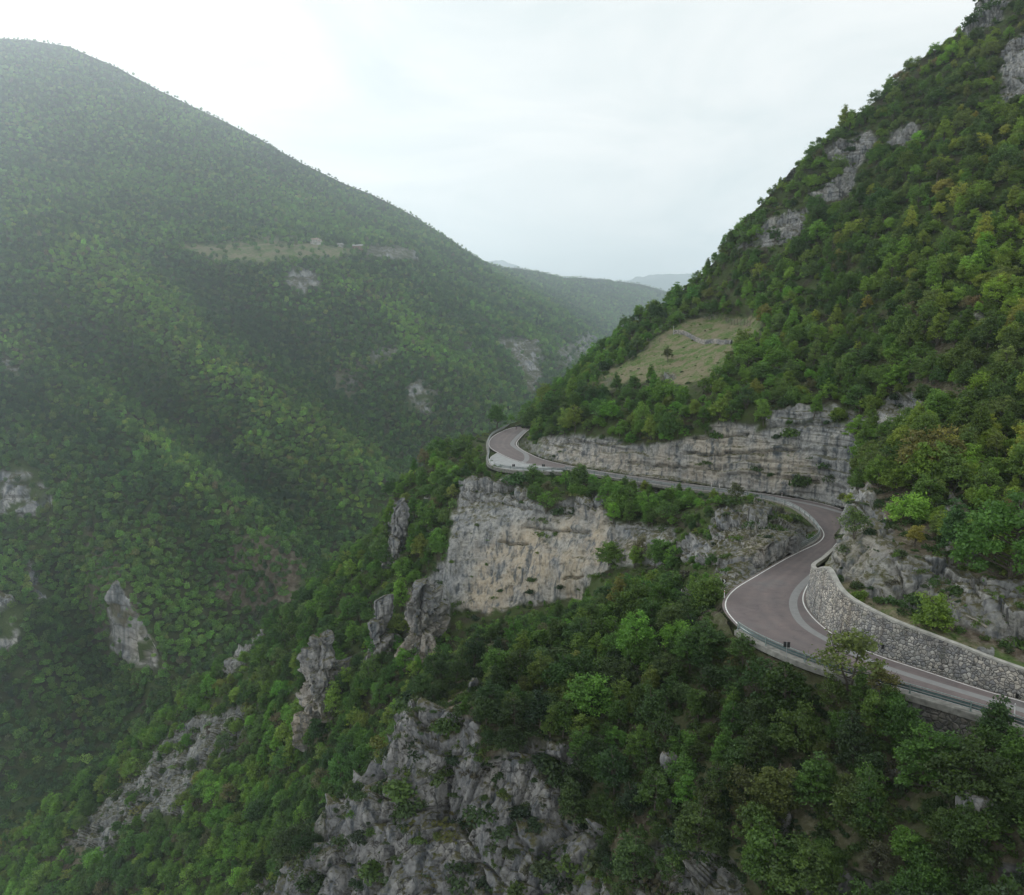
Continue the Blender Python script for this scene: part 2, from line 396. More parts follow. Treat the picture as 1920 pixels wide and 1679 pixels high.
# asphalt: worn reddish chippings
m, t, p = newmat('asphalt'); g = N(t, 'ShaderNodeNewGeometry'); pos = g.outputs['Position']
a1 = noise(t, pos, .12, detail=4); a2 = noise(t, pos, .9, detail=6); a3 = noise(t, pos, 14, detail=3)
c = ramp(t, a1, [(.38, (.150, .128, .128)), (.55, (.172, .140, .138)), (.68, (.158, .146, .146))])
c = mixc(t, 1, c, ramp(t, a2, [(.3, (.88, .88, .88)), (.6, (1, 1, 1)), (.75, (1.07, 1.06, 1.05))]), 'MULTIPLY')
a4 = noise(t, pos, .35, (1, 1, 1), 7, .7, 1.5); c = mixc(t, .8, c, ramp(t, a4, [(.40, (.80, .80, .82)), (.47, (1, 1, 1)), (.60, (1, 1, 1)), (.68, (1.16, 1.12, 1.10))]), 'MULTIPLY')
c = mixc(t, 1, c, ramp(t, a3, [(.3, (.8, .8, .8)), (.7, (1.18, 1.18, 1.18))]), 'MULTIPLY')
ac = N(t, 'ShaderNodeAttribute', attribute_name='across'); wx = mathn(t, 'ADD', ac.outputs['Fac'], mathn(t, 'MULTIPLY', mathn(t, 'SUBTRACT', a1, .5), .15))
c = mixc(t, 1, c, ramp(t, wx, [(0, (1.22, 1.2, 1.15)), (.06, (1.0, 1.0, 1.0)), (.20, (.88, .88, .89)), (.30, (1.03, 1.02, 1.0)), (.40, (.90, .90, .91)), (.50, (1.10, 1.08, 1.05)), (.60, (.90, .90, .91)), (.70, (1.03, 1.02, 1.0)), (.80, (.88, .88, .89)), (.94, (1, 1, 1)), (1, (1.2, 1.18, 1.12))]), 'MULTIPLY')
L(t, c, p.inputs['Base Color']); p.inputs['Roughness'].default_value = .85
M_asph = m
M_patch = plain('asphalt_patch', (.235, .235, .235), .85, nscale=1.2, amt=.10)
M_line = plain('line_paint', (.72, .72, .70), .7, nscale=2.5, amt=.22)
M_conc = plain('concrete', (.24, .235, .215), .9, nscale=1.5, amt=.35, bump=.3)
M_layby = plain('layby_surface', (.33, .34, .34), .9, nscale=.7, amt=.18)

# ------------------------------------------------------------------ near massif, behind and above the road  (layer two)
def pl(*pts): return [(u, v, float(planeD(u, v, -.5)) if d is None else d) for (u, v, d) in pts]
def along(Wl, dz=-.5, step=10):
    P = Wl.copy(); P[:, 2] = dz; u, v = proj(P); return [(float(u[i]), float(v[i]), float(P[i, 1])) for i in range(0, len(P), step)]
eo1 = offset(LO, .9); ei1 = offset(LI, -.7)
L2_top = [(-200, 1745), (0, 1608), (200, 1452), (330, 1340), (400, 1272), (500, 1180), (600, 1098), (680, 1030), (722, 985), (742, 935), (765, 905), (800, 868), (860, 838), (900, 820), (935, 803), (972, 790),
          (1000, 765), (1060, 715), (1110, 680), (1160, 628), (1200, 598), (1260, 560), (1300, 530), (1340, 492), (1370, 440), (1430, 385), (1480, 325), (1550, 262), (1640, 190), (1700, 130), (1760, 92), (1815, 50), (1835, 8), (1880, -60), (1930, -120), (2120, -260), (2620, -620)]
i_nose = None
io = along(eo1); ii = along(ei1)
# split the inner edge: the bend behind the rock nose is hidden, skip it there
ii_near = [q for q in ii if q[2] < 117]
ii_far = [q for q in ii if q[2] > 176]
L2_lines = [
    io, ii_near, ii_far,
    # crest from the valley up to the far hairpin
    [(-200, 1745, 262), (0, 1608, 262), (200, 1452, 266), (400, 1272, 270), (600, 1098, 270), (722, 985, 262), (742, 935, 262), (800, 868, 275), (860, 838, 288), (900, 820, 312), (935, 803, 352), (972, 790, 366)],
    [(972, 790, 366), (1060, 715, 362), (1110, 680, 350), (1200, 598, 370), (1300, 530, 350), (1340, 492, 330), (1430, 385, 325), (1550, 262, 325), (1700, 130, 328), (1835, 8, 330), (1930, -120, 340), (2120, -260, 350), (2620, -620, 350)],
    # the face below the crest
    [(-200, 1900, 225), (0, 1760, 228), (300, 1600, 214), (500, 1500, 204), (650, 1360, 196), (750, 1250, 195), (800, 1215, 197)],
    [(560, 1240, 236), (650, 1160, 232), (700, 1060, 240), (760, 1020, 236), (800, 960, 240), (850, 900, 243)],
    # big cliff below the road: top and foot
    [(868, 902, 226), (905, 912, 224), (960, 922, 217), (1010, 950, 207), (1060, 940, 206), (1130, 945, 198), (1150, 975, 192), (1200, 985, 187), (1262, 990, 178)],
    [(765, 1120, 212), (770, 1240, 204), (800, 1240, 200), (850, 1150, 206), (920, 1150, 202), (1010, 1130, 197), (1085, 1125, 192), (1100, 1085, 188), (1160, 1065, 182), (1240, 1065, 172), (1270, 1052, 165)],
    # arete on the left of the cliff
    [(858, 960, 217), (838, 1050, 209), (846, 1148, 205)], [(800, 1080, 222), (805, 1225, 205)], [(880, 960, 217), (880, 1140, 204)],
    # hidden gully under it
    [(600, 1500, 178), (800, 1400, 165), (950, 1270, 160), (1100, 1200, 155), (1220, 1150, 145), (1300, 1130, 135)],
    [(400, 1900, 165), (900, 1900, 140), (1400, 1900, 130), (2100, 1900, 120), (2620, 1900, 110)],
    # rocky promontory between the two legs of the road
    [(1300, 1118, 121), (1340, 1100, 122), (1368, 1092, 124)],
    [(1330, 1050, 132), (1400, 1040, 131), (1440, 1020, 134), (1490, 1010, 140)],
    [(1326, 962, 158), (1345, 948, 160), (1400, 950, 160), (1440, 951, 160), (1478, 966, 157), (1500, 985, 153)],
    [(1300, 1010, 160), (1318, 985, 160)], [(1290, 985, 172), (1312, 962, 172)], [(1265, 1100, 140), (1290, 1060, 146)],
    # foot of the upper cliff along the road, and its top
    [(1010, 852, 262), (1058, 866, 248), (1130, 877, 236), (1200, 889, 224), (1340, 908, 207), (1467, 924, 195), (1540, 936, 187), (1585, 948, 181)],
    [(1005, 828, 272), (1060, 816, 256), (1130, 820, 242), (1200, 834, 229), (1270, 800, 218), (1350, 788, 212), (1420, 770, 206), (1480, 760, 202), (1560, 757, 196), (1625, 760, 190)],
    [(1060, 770, 262), (1200, 785, 240), (1270, 755, 232), (1420, 730, 220), (1560, 722, 210)],
    # meadow and the slope round it
    [(1120, 712, 300), (1190, 672, 305), (1265, 620, 315), (1330, 600, 320), (1400, 600, 300)],
    [(1130, 735, 285), (1250, 710, 268), (1330, 690, 255), (1420, 650, 250)],
    # the rock nose beside the bend, with the hidden hollow behind it
    [(1556, 1078, 112), (1562, 1045, 118), (1568, 1003, 123), (1580, 988, 125), (1588, 972, 127), (1592, 950, 130), (1604, 932, 132), (1622, 912, 137), (1640, 880, 142)],
    [(1610, 1000, 120), (1640, 950, 124), (1660, 920, 134)],
    [(1583, 962, 174), (1588, 945, 176), (1598, 925, 178), (1612, 895, 179), (1628, 850, 180)],
    # slope above the retaining wall
    [(1572, 1002, 136), (1552, 1012, 131), (1540, 1035, 122), (1534, 1062, 114), (1541, 1082, 111), (1560, 1108, 106), (1583, 1125, 102.5), (1633, 1151, 98), (1700, 1181, 93), (1783, 1211, 88), (1866, 1244, 83.5), (1925, 1266, 80.5), (2100, 1334, 73), (2400, 1448, 64), (2620, 1530, 59)],
    [(1640, 1120, 100), (1750, 1165, 94.5), (1880, 1215, 88), (2100, 1290, 78), (2400, 1400, 69), (2620, 1480, 63)],
    [(1640, 1010, 110), (1700, 1060, 103), (1800, 1090, 100), (1920, 1100, 95), (2100, 1130, 90), (2620, 1250, 76)],
    [(1640, 900, 140), (1700, 930, 130), (1800, 900, 125), (1920, 880, 124), (2100, 880, 118), (2620, 900, 104)],
    [(1650, 760, 184), (1720, 760, 170), (1820, 740, 158), (1920, 710, 152), (2100, 700, 146), (2620, 680, 130)],
    [(1560, 640, 232), (1700, 600, 200), (1920, 520, 186), (2100, 480, 180), (2620, 400, 164)],
    [(1420, 560, 290), (1500, 500, 278), (1700, 400, 248), (1920, 300, 232), (2100, 250, 224), (2620, 100, 210)],
    [(1440, 455, 300), (1515, 415, 296), (1590, 365, 294), (1640, 300, 296), (1720, 255, 290), (1880, 200, 270)],
]
D2 = solve(-220, 2640, -640, 1920, 5, L2_lines)

def grid_layer(name, u0, u1, nu, top, bot, nv, Df, pw=1.0, back=(), roadcut=None):
    us = np.linspace(u0, u1, nu); tp = np.array(top, float); vt = np.interp(us, tp[:, 0], tp[:, 1])
    t = np.linspace(0, 1, nv) ** pw
    V = vt[None] + t[:, None] * (bot - vt)[None]; U = np.repeat(us[None], nv, 0)
    D = Df(U, V)
    if roadcut is not None:
        k = polymask(U.ravel(), V.ravel(), roadcut, .8).reshape(U.shape) > .5
        k &= ~((U > np.interp(V, [915, 955, 975, 990, 1002], [1600, 1587, 1584, 1576, 1566])) & (V > 925) & (V < 1004))
        D = np.where(k, planeD(U, V, -.32), D)
    P = wpt(U, V, D)
    UU, VV = U, V
    if len(back):
        c = P[0]; dh = c[:, :2] / np.linalg.norm(c[:, :2], axis=1)[:, None]; rows = []
        for s, dz in reversed(back):
            q = c.copy(); q[:, :2] += dh * s; q[:, 2] -= dz; rows.append(q)
        P = np.concatenate([np.stack(rows), P]); UU = np.concatenate([np.repeat(us[None], len(back), 0), U]); VV = np.concatenate([np.repeat(vt[None] - 1, len(back), 0), V])
    return P, UU, VV
def gridfaces(nr, nc):
    i = np.arange(nr - 1)[:, None] * nc + np.arange(nc - 1)[None]; i = i.ravel()
    return np.stack([i, i + nc, i + nc + 1, i + 1], 1)
def normals(P):
    a = np.gradient(P, axis=1); b = np.gradient(P, axis=0); n = np.cross(b, a); n /= np.linalg.norm(n, axis=2)[..., None] + 1e-9
    s = (n * (P - np.array([0, 0, H]))).sum(2) > 0
    n[s] *= -1; return n
def put_mask(o, M, B=None, E=None):
    at = o.data.attributes.new('bedded', 'FLOAT', 'POINT'); at.data.foreach_set('value', np.ascontiguousarray(np.ones(len(M)) if E is None else E, np.float32).ravel())
    at = o.data.attributes.new('blocky', 'FLOAT', 'POINT'); at.data.foreach_set('value', np.ascontiguousarray(M[:, 0] if B is None else B, np.float32).ravel())
    at = o.data.attributes.new('mask', 'FLOAT_COLOR', 'POINT'); at.data.foreach_set('color', np.ascontiguousarray(M, np.float32).ravel())
def paint(U, V, P, rocks, jit=6.0, freq=.25, only=None, brk=None):
    """rock/tan/grass/bare polygons -> masks, outlines roughened by noise"""
    q = P.reshape(-1, 3) * freq
    du = fbm(q, 4) * jit * 2.2; dv = fbm(q + 91.7, 4) * jit * 2.2
    u = U.ravel() + du; v = V.ravel() + dv; M = np.zeros((u.size, 4))
    for ch, lst in rocks.items():
        if only is not None and ch != only: continue
        for poly, val in lst:
            M[:, ch] = np.maximum(M[:, ch], polymask(u, v, poly, 3.5 if ch != 1 else 16) * val)
    if brk is not None:
        nz = fbm(P.reshape(-1, 3) * brk[0] + 200, 4); edge = np.clip(.5 + (nz + brk[1]) / .12, 0, 1); M[:, 0] *= edge
    return M
ROAD_PX = None
def road_poly(a, b):
    A = offset(LO, a); B = offset(LI, -b); ua, va = proj(A); ub, vb = proj(B)
    return np.concatenate([np.stack([ua, va], 1)[::4], np.stack([ub, vb], 1)[::-4]])
ROAD_PX = road_poly(.9, .7)
# lay-by beside the far hairpin
LAY_px = [(934, 849), (920, 857), (917, 866), (920, 872), (930, 876), (950, 880), (975, 882), (1000, 883), (1030, 884), (1060, 884), (1030, 877), (1000, 872), (975, 867), (952, 859)]

ROCK2 = {0: [
    ([(1012, 824), (1060, 815), (1130, 820), (1200, 838), (1290, 820), (1400, 812), (1500, 795), (1590, 795), (1615, 840), (1612, 880), (1606, 950), (1583, 958), (1467, 930), (1340, 914), (1200, 896), (1055, 871), (1010, 856)], 1),
    ([(1330, 800), (1360, 790), (1420, 800), (1420, 815), (1340, 818)], 1), ([(1430, 775), (1480, 764), (1570, 760), (1575, 790), (1500, 793), (1440, 805)], 1), ([(1580, 775), (1620, 772), (1625, 800), (1590, 800)], 1),
    ([(1635, 765), (1660, 740), (1730, 735), (1720, 780), (1660, 820), (1640, 815)], 1),
    ([(1604, 930), (1625, 905), (1660, 960), (1700, 1040), (1760, 1040), (1850, 1090), (1920, 1100), (2100, 1110), (2100, 1250), (1920, 1215), (1800, 1180), (1650, 1120), (1575, 1085), (1552, 1062), (1580, 990)], .9),
    ([(1780, 930), (1815, 950), (1830, 1060), (1790, 1070), (1770, 1000)], .9),
    ([(1530, 290), (1560, 268), (1635, 248), (1640, 270), (1615, 312), (1580, 310), (1557, 300)], 1), ([(1655, 280), (1675, 245), (1722, 232), (1716, 255), (1680, 282)], 1), ([(1590, 305), (1612, 312), (1600, 345), (1580, 340)], 1),
    ([(1515, 362), (1580, 330), (1596, 345), (1577, 374), (1557, 376)], 1), ([(1405, 462), (1440, 415), (1515, 388), (1518, 418), (1490, 442), (1447, 463)], 1),
    ([(1373, 466), (1407, 447), (1410, 462), (1377, 470)], 1), ([(1470, 340), (1493, 310), (1497, 323), (1480, 340)], 1),
    ([(1806, 65), (1825, 22), (1880, -60), (1910, -60), (1880, 30), (1850, 52), (1813, 78)], 1),
    ([(2100, -60), (1920, 60), (1880, 93), (1877, 133), (1884, 150), (1865, 203), (1920, 172), (2100, 120)], 1),
    ([(1800, 600), (1850, 590), (1880, 640), (1830, 640)], .6), ([(1690, 685), (1715, 680), (1722, 705), (1700, 712)], .7), ([(1815, 120), (1840, 105), (1850, 125), (1825, 135)], .6),
    ([(866, 903), (890, 905), (960, 900), (1000, 930), (1020, 962), (1060, 935), (1130, 932), (1150, 975), (1200, 980), (1262, 985), (1262, 1040), (1240, 1062), (1160, 1062), (1100, 1082), (1085, 1122), (1000, 1128), (920, 1148), (850, 1142), (828, 1100), (830, 1050), (850, 970)], 1),
    ([(830, 1045), (800, 1085), (765, 1110), (758, 1150), (766, 1245), (800, 1245), (832, 1205), (842, 1140)], 1),
    ([(738, 938), (762, 938), (768, 985), (748, 1040), (727, 1058), (720, 1020), (733, 975)], 1), ([(800, 935), (812, 930), (808, 1000), (798, 1000)], .8),
    ([(412, 1265), (440, 1210), (500, 1183), (484, 1212), (444, 1242), (428, 1275)], 1),
    ([(120, 1585), (180, 1520), (250, 1450), (330, 1368), (380, 1342), (440, 1328), (490, 1323), (450, 1372), (440, 1402), (380, 1442), (340, 1532), (280, 1524), (220, 1570), (210, 1622), (170, 1592)], .85),
    ([(1327, 960), (1345, 942), (1400, 944), (1440, 945), (1480, 962), (1508, 985), (1535, 1000), (1540, 1012), (1505, 1040), (1440, 1075), (1400, 1095), (1365, 1118), (1285, 1135), (1278, 1108), (1330, 1100), (1335, 1060), (1280, 1055), (1268, 1020), (1300, 1008), (1325, 1010)], 1),
    ([(1180, 895), (1240, 905), (1245, 925), (1190, 915)], .8), ([(1240, 700), (1265, 698), (1262, 712), (1242, 712)], .9), ([(1130, 712), (1155, 705), (1150, 720), (1133, 722)], .7),
    ([(985, 820), (1010, 838), (1030, 860), (1010, 858), (985, 840), (975, 828)], .7)],
    1: [([(1012, 830), (1200, 845), (1350, 800), (1480, 830), (1560, 900), (1467, 930), (1340, 914), (1200, 896), (1055, 871), (1020, 850)], .55),
        ([(900, 1020), (980, 985), (1060, 970), (1130, 960), (1150, 1040), (1100, 1090), (1085, 1132), (1000, 1140), (920, 1160), (870, 1140), (880, 1080)], .95), ([(1160, 1000), (1200, 1000), (1210, 1050), (1160, 1050)], .5),
        ([(765, 1110), (790, 1110), (795, 1180), (770, 1200)], .9), ([(1395, 1000), (1440, 1010), (1430, 1050), (1395, 1050)], .5), ([(1580, 990), (1660, 1000), (1700, 1080), (1650, 1110), (1560, 1070)], .35)],
    2: [([(1110, 716), (1190, 668), (1262, 612), (1320, 592), (1425, 596), (1425, 624), (1385, 645), (1345, 700), (1280, 722), (1200, 712), (1140, 726)], 1),
        ([(1545, 1060), (1556, 1020), (1572, 1000), (1580, 1015), (1562, 1050), (1566, 1085), (1650, 1135), (1800, 1190), (1920, 1235), (2100, 1290), (2100, 1350), (1920, 1270), (1700, 1185), (1583, 1130), (1540, 1085)], .9),
        ([(1430, 935), (1480, 945), (1500, 965), (1480, 972), (1440, 955)], .8), ([(1430, 600), (1432, 615), (1380, 640), (1370, 630)], .8)],
    3: [([(1570, 1075), (1640, 1090), (1760, 1130), (1920, 1180), (2100, 1220), (2100, 1300), (1920, 1240), (1700, 1165), (1600, 1125)], .75), ([(1630, 900), (1700, 900), (1760, 1000), (1850, 1060), (2100, 1080), (2100, 1260), (1920, 1240), (1700, 1150), (1650, 1030)], .8),
        ([(1600, 900), (1640, 880), (1660, 930), (1620, 960)], .8), ([(1700, 740), (1800, 700), (1860, 900), (1760, 960)], .6), ([(60, 1600), (150, 1560), (200, 1640), (100, 1660)], .6),
        ([(540, 1350), (620, 1340), (620, 1400), (560, 1390)], .6), ([(1660, 600), (1760, 560), (1800, 700), (1700, 760)], .45)]}
def displace(P, Nn, M, kind, B=None, E=1.0):
    sh = P.shape; p = P.reshape(-1, 3); n = Nn.reshape(-1, 3); rk = M[:, 0]
    if kind == 'near':
        d = fbm(p * .06, 3) * 1.3 + fbm(p * .3, 4) * .35
        # bedded rock: layers step in and out with height
        zz = p[:, 2] + fbm(p * .05 + 5, 3) * 2.5
        lay = perlin(np.stack([p[:, 0] * .03, p[:, 1] * .03, zz * .9], 1)) * .55 + perlin(np.stack([p[:, 0] * .08, p[:, 1] * .08, zz * 2.3 + 9], 1)) * .3
        q = np.stack([p[:, 0] * .17, p[:, 1] * .17, p[:, 2] * .075], 1) + fbm(p * .1 + 3, 3)[:, None] * .4
        fa, ga = facets(q, 1.1); fb, gb = facets(q * 2.3 + 50, 1.1); fc, gc_ = facets(q * 5.1 + 90, 1.0)
        blk = fa * 2.7 - 1.0 * np.exp(-(ga / .045) ** 2) + fb * .8 - .4 * np.exp(-(gb / .05) ** 2) + fc * .22
        B = np.ones(len(p)) if B is None else B
        flute = fbm(np.stack([p[:, 0] * .30, p[:, 1] * .30, p[:, 2] * .03], 1), 4) * 1.0 + fbm(p * .07 + 77, 3) * 2.2
        d = d + rk * (lay * (1.25 - .5 * B) * E + blk * (.05 + .95 * B) + flute * (1 - B) + fbm(p * .9 + 31, 4) * (.13 - .02 * B))
    else:
        d = fbm(p * .004, 4) * 26 + fbm(p * .02 + 7, 3) * 6
        d = d + rk * (fbm(np.stack([p[:, 0] * .03, p[:, 1] * .03, p[:, 2] * .012], 1), 5) * 22)
    return d
BACK2 = [(6, 1), (14, 5), (26, 14), (45, 30), (70, 55), (110, 95)]
P2, U2, V2 = grid_layer('h', -210, 2610, 1085, L2_top, 1900, 820, D2, 1.0, BACK2, ROAD_PX)
k_lay = polymask(U2.ravel(), V2.ravel(), LAY_px, 1.5).reshape(U2.shape) > .35
P2[k_lay] = wpt(U2[k_lay], V2[k_lay], planeD(U2[k_lay], V2[k_lay], -.3))
M2 = paint(U2, V2, P2, ROCK2)
N2 = normals(P2)
SMOOTH = [[(1000, 800), (1640, 730), (1700, 800), (1610, 960), (1583, 960), (1300, 915), (1000, 870)], [(845, 945), (950, 930), (1050, 965), (1262, 985), (1262, 1070), (1085, 1150), (850, 1170), (815, 1100)]]
B2 = 1 - .45 * polymask(U2.ravel(), V2.ravel(), [(1540, 900), (1700, 880), (2140, 1080), (2140, 1330), (1540, 1110)], 20)
for q_ in SMOOTH: B2 = np.minimum(B2, 1 - .94 * polymask(U2.ravel(), V2.ravel(), q_, 12))
BEDDED = [SMOOTH[0], [(1340, 250), (1760, 200), (1700, 420), (1340, 500)], [(1780, -300), (2140, -300), (2140, 260), (1780, 260)], [(1600, 720), (1760, 720), (1740, 830), (1600, 830)]]
E2 = np.full(U2.size, .12)
for q_ in BEDDED: E2 = np.maximum(E2, polymask(U2.ravel(), V2.ravel(), q_, 12))
d2 = displace(P2, N2, M2, 'near', B2, E2)
FOOT_px = [(2400, 1484), (2240, 1426), (2080, 1368), (1920, 1309), (1860, 1293), (1813, 1278), (1713, 1245), (1660, 1229), (1613, 1211), (1563, 1186), (1532, 1160), (1516, 1138), (1511, 1122), (1514, 1108), (1521, 1094), (1530, 1080), (1543, 1062), (1556, 1044), (1572, 1023)]
COP_px = [(2400, 1448), (2240, 1386), (2080, 1325), (1920, 1263), (1863, 1241), (1780, 1208), (1697, 1178), (1630, 1149), (1580, 1122), (1557, 1105), (1538, 1080), (1531, 1060), (1537, 1034), (1553, 1009), (1571, 999)]
WALLPOLY = FOOT_px[:13] + [(1508, 1100), (1522, 1062), (1532, 1030), (1552, 1005)] + COP_px[::-1]
WALLPOLY = [(2480, 1514)] + WALLPOLY + [(2480, 1479)]
CRACKS = [[(980, 986), (1010, 990), (1040, 992), (1100, 999)], [(935, 1014), (960, 1019), (985, 1017)], [(1153, 960), (1150, 985), (1146, 1012)], [(1055, 829), (1090, 827), (1135, 834)], [(1280, 850), (1340, 852), (1420, 846), (1500, 840)], [(1300, 822), (1400, 812)],
          [(1440, 800), (1530, 796), (1600, 800)], [(1180, 868), (1260, 876), (1350, 880)], [(955, 1100), (958, 1125)], [(870, 935), (935, 940), (1000, 955)], [(1060, 1085), (1090, 1082)], [(1450, 890), (1530, 905)]]
ck = np.full(U2.size, 99.); uu_ = U2.ravel(); vv_ = V2.ravel(); wob = fbm(P2.reshape(-1, 3) * .4, 3) * 5
for P_ in CRACKS:
    for (x0, y0), (x1, y1) in zip(P_[:-1], P_[1:]):
        ex, ey = x1 - x0, y1 - y0; tt = np.clip(((uu_ - x0) * ex + (vv_ + wob - y0) * ey) / (ex * ex + ey * ey), 0, 1); ck = np.minimum(ck, np.hypot(uu_ - x0 - tt * ex, vv_ + wob - y0 - tt * ey))
d2 = d2 - 1.3 * np.exp(-(ck / 2.0) ** 2) * M2[:, 0]
onr = np.maximum(polymask(U2.ravel(), V2.ravel(), road_poly(1.6, 1.6), 1.5), polymask(U2.ravel(), V2.ravel(), LAY_px, 4))
onr = np.maximum(onr, .72 * polymask(U2.ravel(), V2.ravel(), [(1345, 1035), (1440, 985), (1545, 960), (1560, 1020), (1380, 1110), (1340, 1100)], 14) * (U2.ravel() < 1578))
onr = np.where((U2.ravel() > 1578) & (V2.ravel() > 900) & (V2.ravel() < 1002), 0, onr)
onr = np.maximum(onr, .85 * polymask(U2.ravel(), V2.ravel(), road_poly(2.2, 1.6), 11) * (U2.ravel() < 1578))
kw = polymask(U2.ravel(), V2.ravel(), WALLPOLY, 3.5); kwd = np.clip(polymask(U2.ravel(), V2.ravel(), WALLPOLY, 9) * 1.6, 0, 1)
onr = np.maximum(onr, kwd)
_bk = P2.reshape(-1, 3); _bk += (_bk - np.array([0, 0, H])) * (kw * .022)[:, None]; P2 = _bk.reshape(P2.shape)
d2 = d2 * (1 - onr) - .15 * (1 - onr)
crest = np.ones(P2.shape[:2]); P2 = P2 + N2 * d2.reshape(P2.shape[:2])[..., None]
# nothing of the ground may rise through the road
def keep_below_road(P):
    tree = np.concatenate([LO[::3], LI[::3]])[:, :2]
    mid = .5 * (LO[[i for i, j in pairs(LO, LI, 0)]] + LI[[j for i, j in pairs(LO, LI, 0)]])[::3, :2]
    flat = P.reshape(-1, 3)
    I = np.where((flat[:, 2] > -.3) & (flat[:, 2] < 1.5) & (flat[:, 1] > 55) & (flat[:, 1] < 345))[0]
    for s in range(0, len(I), 20000):
        J = I[s:s + 20000]
        d = np.min(((flat[J, None, :2] - mid[None]) ** 2).sum(2), axis=1) ** .5
        flat[J[d < 2.9], 2] = np.minimum(flat[J[d < 2.9], 2], -.25)
    return flat.reshape(P.shape)
P2 = keep_below_road(P2)
hill = mesh_obj('hillside', P2.reshape(-1, 3), gridfaces(*P2.shape[:2]), M_near, smooth=False); put_mask(hill, M2, B2, E2)
tag(hill, 'steep wooded limestone hillside with pale cliffs above and below the road', kind='structure')

# ------------------------------------------------------------------ foreground apron below the road (layer one)
fo = offset(LO, 1.5); fo[:, 2] = -.7
fu, fv = proj(fo); kk = (fo[:, 1] < 112) & (fu > 1340)
edge1 = sorted([(float(a), float(b)) for a, b in zip(fu[kk], fv[kk])])
e1 = []
for a in edge1:
    if not e1 or a[0] - e1[-1][0] > 3: e1.append(a)
e1 = [q for q in e1 if q[0] > 1372]
L1_top = [(380, 1790), (480, 1690), (540, 1640), (600, 1600), (612, 1530), (640, 1505), (680, 1460), (700, 1430), (755, 1375), (772, 1320), (800, 1302), (822, 1262), (850, 1235), (900, 1200), (1000, 1172), (1100, 1160), (1200, 1146), (1280, 1138), (1340, 1150), (1362, 1162)] + e1 + [(2640, e1[-1][1] + (2640 - e1[-1][0]) * .41)]
fe = [(float(fu[i]), float(fv[i]), float(fo[i, 1])) for i in range(0, len(fo), 8) if kk[i] and fu[i] > 1362]
L1_lines = [fe,
    [(380, 1790, 112), (480, 1690, 112), (612, 1530, 116), (700, 1430, 117), (772, 1320, 120), (822, 1262, 131), (900, 1200, 141), (1000, 1172, 143), (1100, 1160, 138), (1200, 1146, 130), (1280, 1138, 121), (1340, 1150, 112)],
    [(1000, 1240, 122), (1150, 1230, 116), (1300, 1240, 105), (1400, 1240, 98)],
    [(830, 1330, 112), (960, 1330, 108), (1100, 1330, 106), (1300, 1350, 94), (1450, 1350, 88), (1550, 1350, 84)],
    [(780, 1400, 108), (880, 1440, 103), (1000, 1400, 100), (1080, 1440, 97)],
    [(640, 1560, 110), (760, 1500, 105), (880, 1530, 100), (1040, 1540, 95), (1150, 1480, 92), (1300, 1480, 84), (1500, 1480, 77), (1700, 1480, 71.5), (1920, 1500, 64), (2150, 1560, 57), (2620, 1720, 50)],
    [(1640, 1400, 77.5), (1750, 1430, 75.2), (1920, 1470, 66.5)],
    [(500, 1800, 98), (700, 1800, 94), (900, 1800, 88), (1200, 1800, 72), (1500, 1800, 64), (1920, 1800, 56), (2150, 1800, 52), (2620, 1880, 48)],
    [(560, 1679, 106), (880, 1679, 93), (1100, 1679, 83), (1300, 1679, 74), (1500, 1679, 68.5), (1920, 1679, 59)]]
D1 = solve(360, 2640, 1000, 1900, 4, L1_lines)
P1, U1, V1 = grid_layer('f', 385, 2610, 1010, L1_top, 1880, 330, D1, 1.0, [(2, .6), (5, 3), (9, 8), (16, 18), (30, 40)])
ROCK1 = {0: [([(760, 1305), (800, 1310), (840, 1335), (900, 1350), (905, 1385), (885, 1430), (930, 1420), (1000, 1370), (1075, 1400), (1095, 1440), (1075, 1500), (1050, 1530), (1140, 1560), (1130, 1640), (1190, 1720), (1180, 1880), (380, 1880), (380, 1700), (480, 1690), (520, 1650), (600, 1600), (612, 1520), (680, 1450)], 1),
             ([(1180, 1600), (1250, 1570), (1330, 1590), (1390, 1630), (1400, 1880), (1180, 1880)], .85), ([(1240, 1420), (1275, 1430), (1280, 1475), (1255, 1470)], 1), ([(1455, 1530), (1485, 1530), (1480, 1580), (1462, 1575)], 1),
             ([(1520, 1640), (1580, 1630), (1660, 1650), (1660, 1700), (1520, 1700)], .8), ([(1675, 1455), (1697, 1450), (1695, 1470), (1680, 1470)], 1), ([(1805, 1500), (1840, 1505), (1845, 1545), (1815, 1540)], .8),
             ([(1250, 1500), (1265, 1505), (1262, 1535), (1250, 1530)], .8), ([(1870, 1620), (1920, 1620), (1920, 1660), (1880, 1650)], .8), ([(955, 1305), (985, 1303), (985, 1318), (960, 1318)], .9), ([(880, 1280), (900, 1278), (896, 1298), (882, 1298)], .9)],
         1: [([(880, 1460), (930, 1440), (940, 1500), (890, 1500)], .3)], 2: [],
         3: [([(830, 1290), (900, 1270), (930, 1330), (880, 1350), (835, 1325)], .8), ([(1060, 1290), (1100, 1290), (1090, 1340), (1050, 1330)], .8), ([(980, 1470), (1060, 1470), (1040, 1530), (980, 1500)], .8), ([(760, 1430), (800, 1420), (800, 1480), (770, 1480)], .7),
             ([(1150, 1540), (1210, 1540), (1220, 1640), (1140, 1640)], .7), ([(1380, 1530), (1440, 1480), (1660, 1460), (1700, 1560), (1500, 1620)], .5)]}
M1 = paint(U1, V1, P1, ROCK1, 7.0, .35); N1 = normals(P1)
d1 = displace(P1, N1, M1, 'near', None, .1)
edgefade = np.clip((V1 - V1[5][None]) / 14, 0, 1).ravel(); isroad = (U1.ravel() > 1362)
d1 = np.where(isroad, d1 * edgefade - .1, d1)
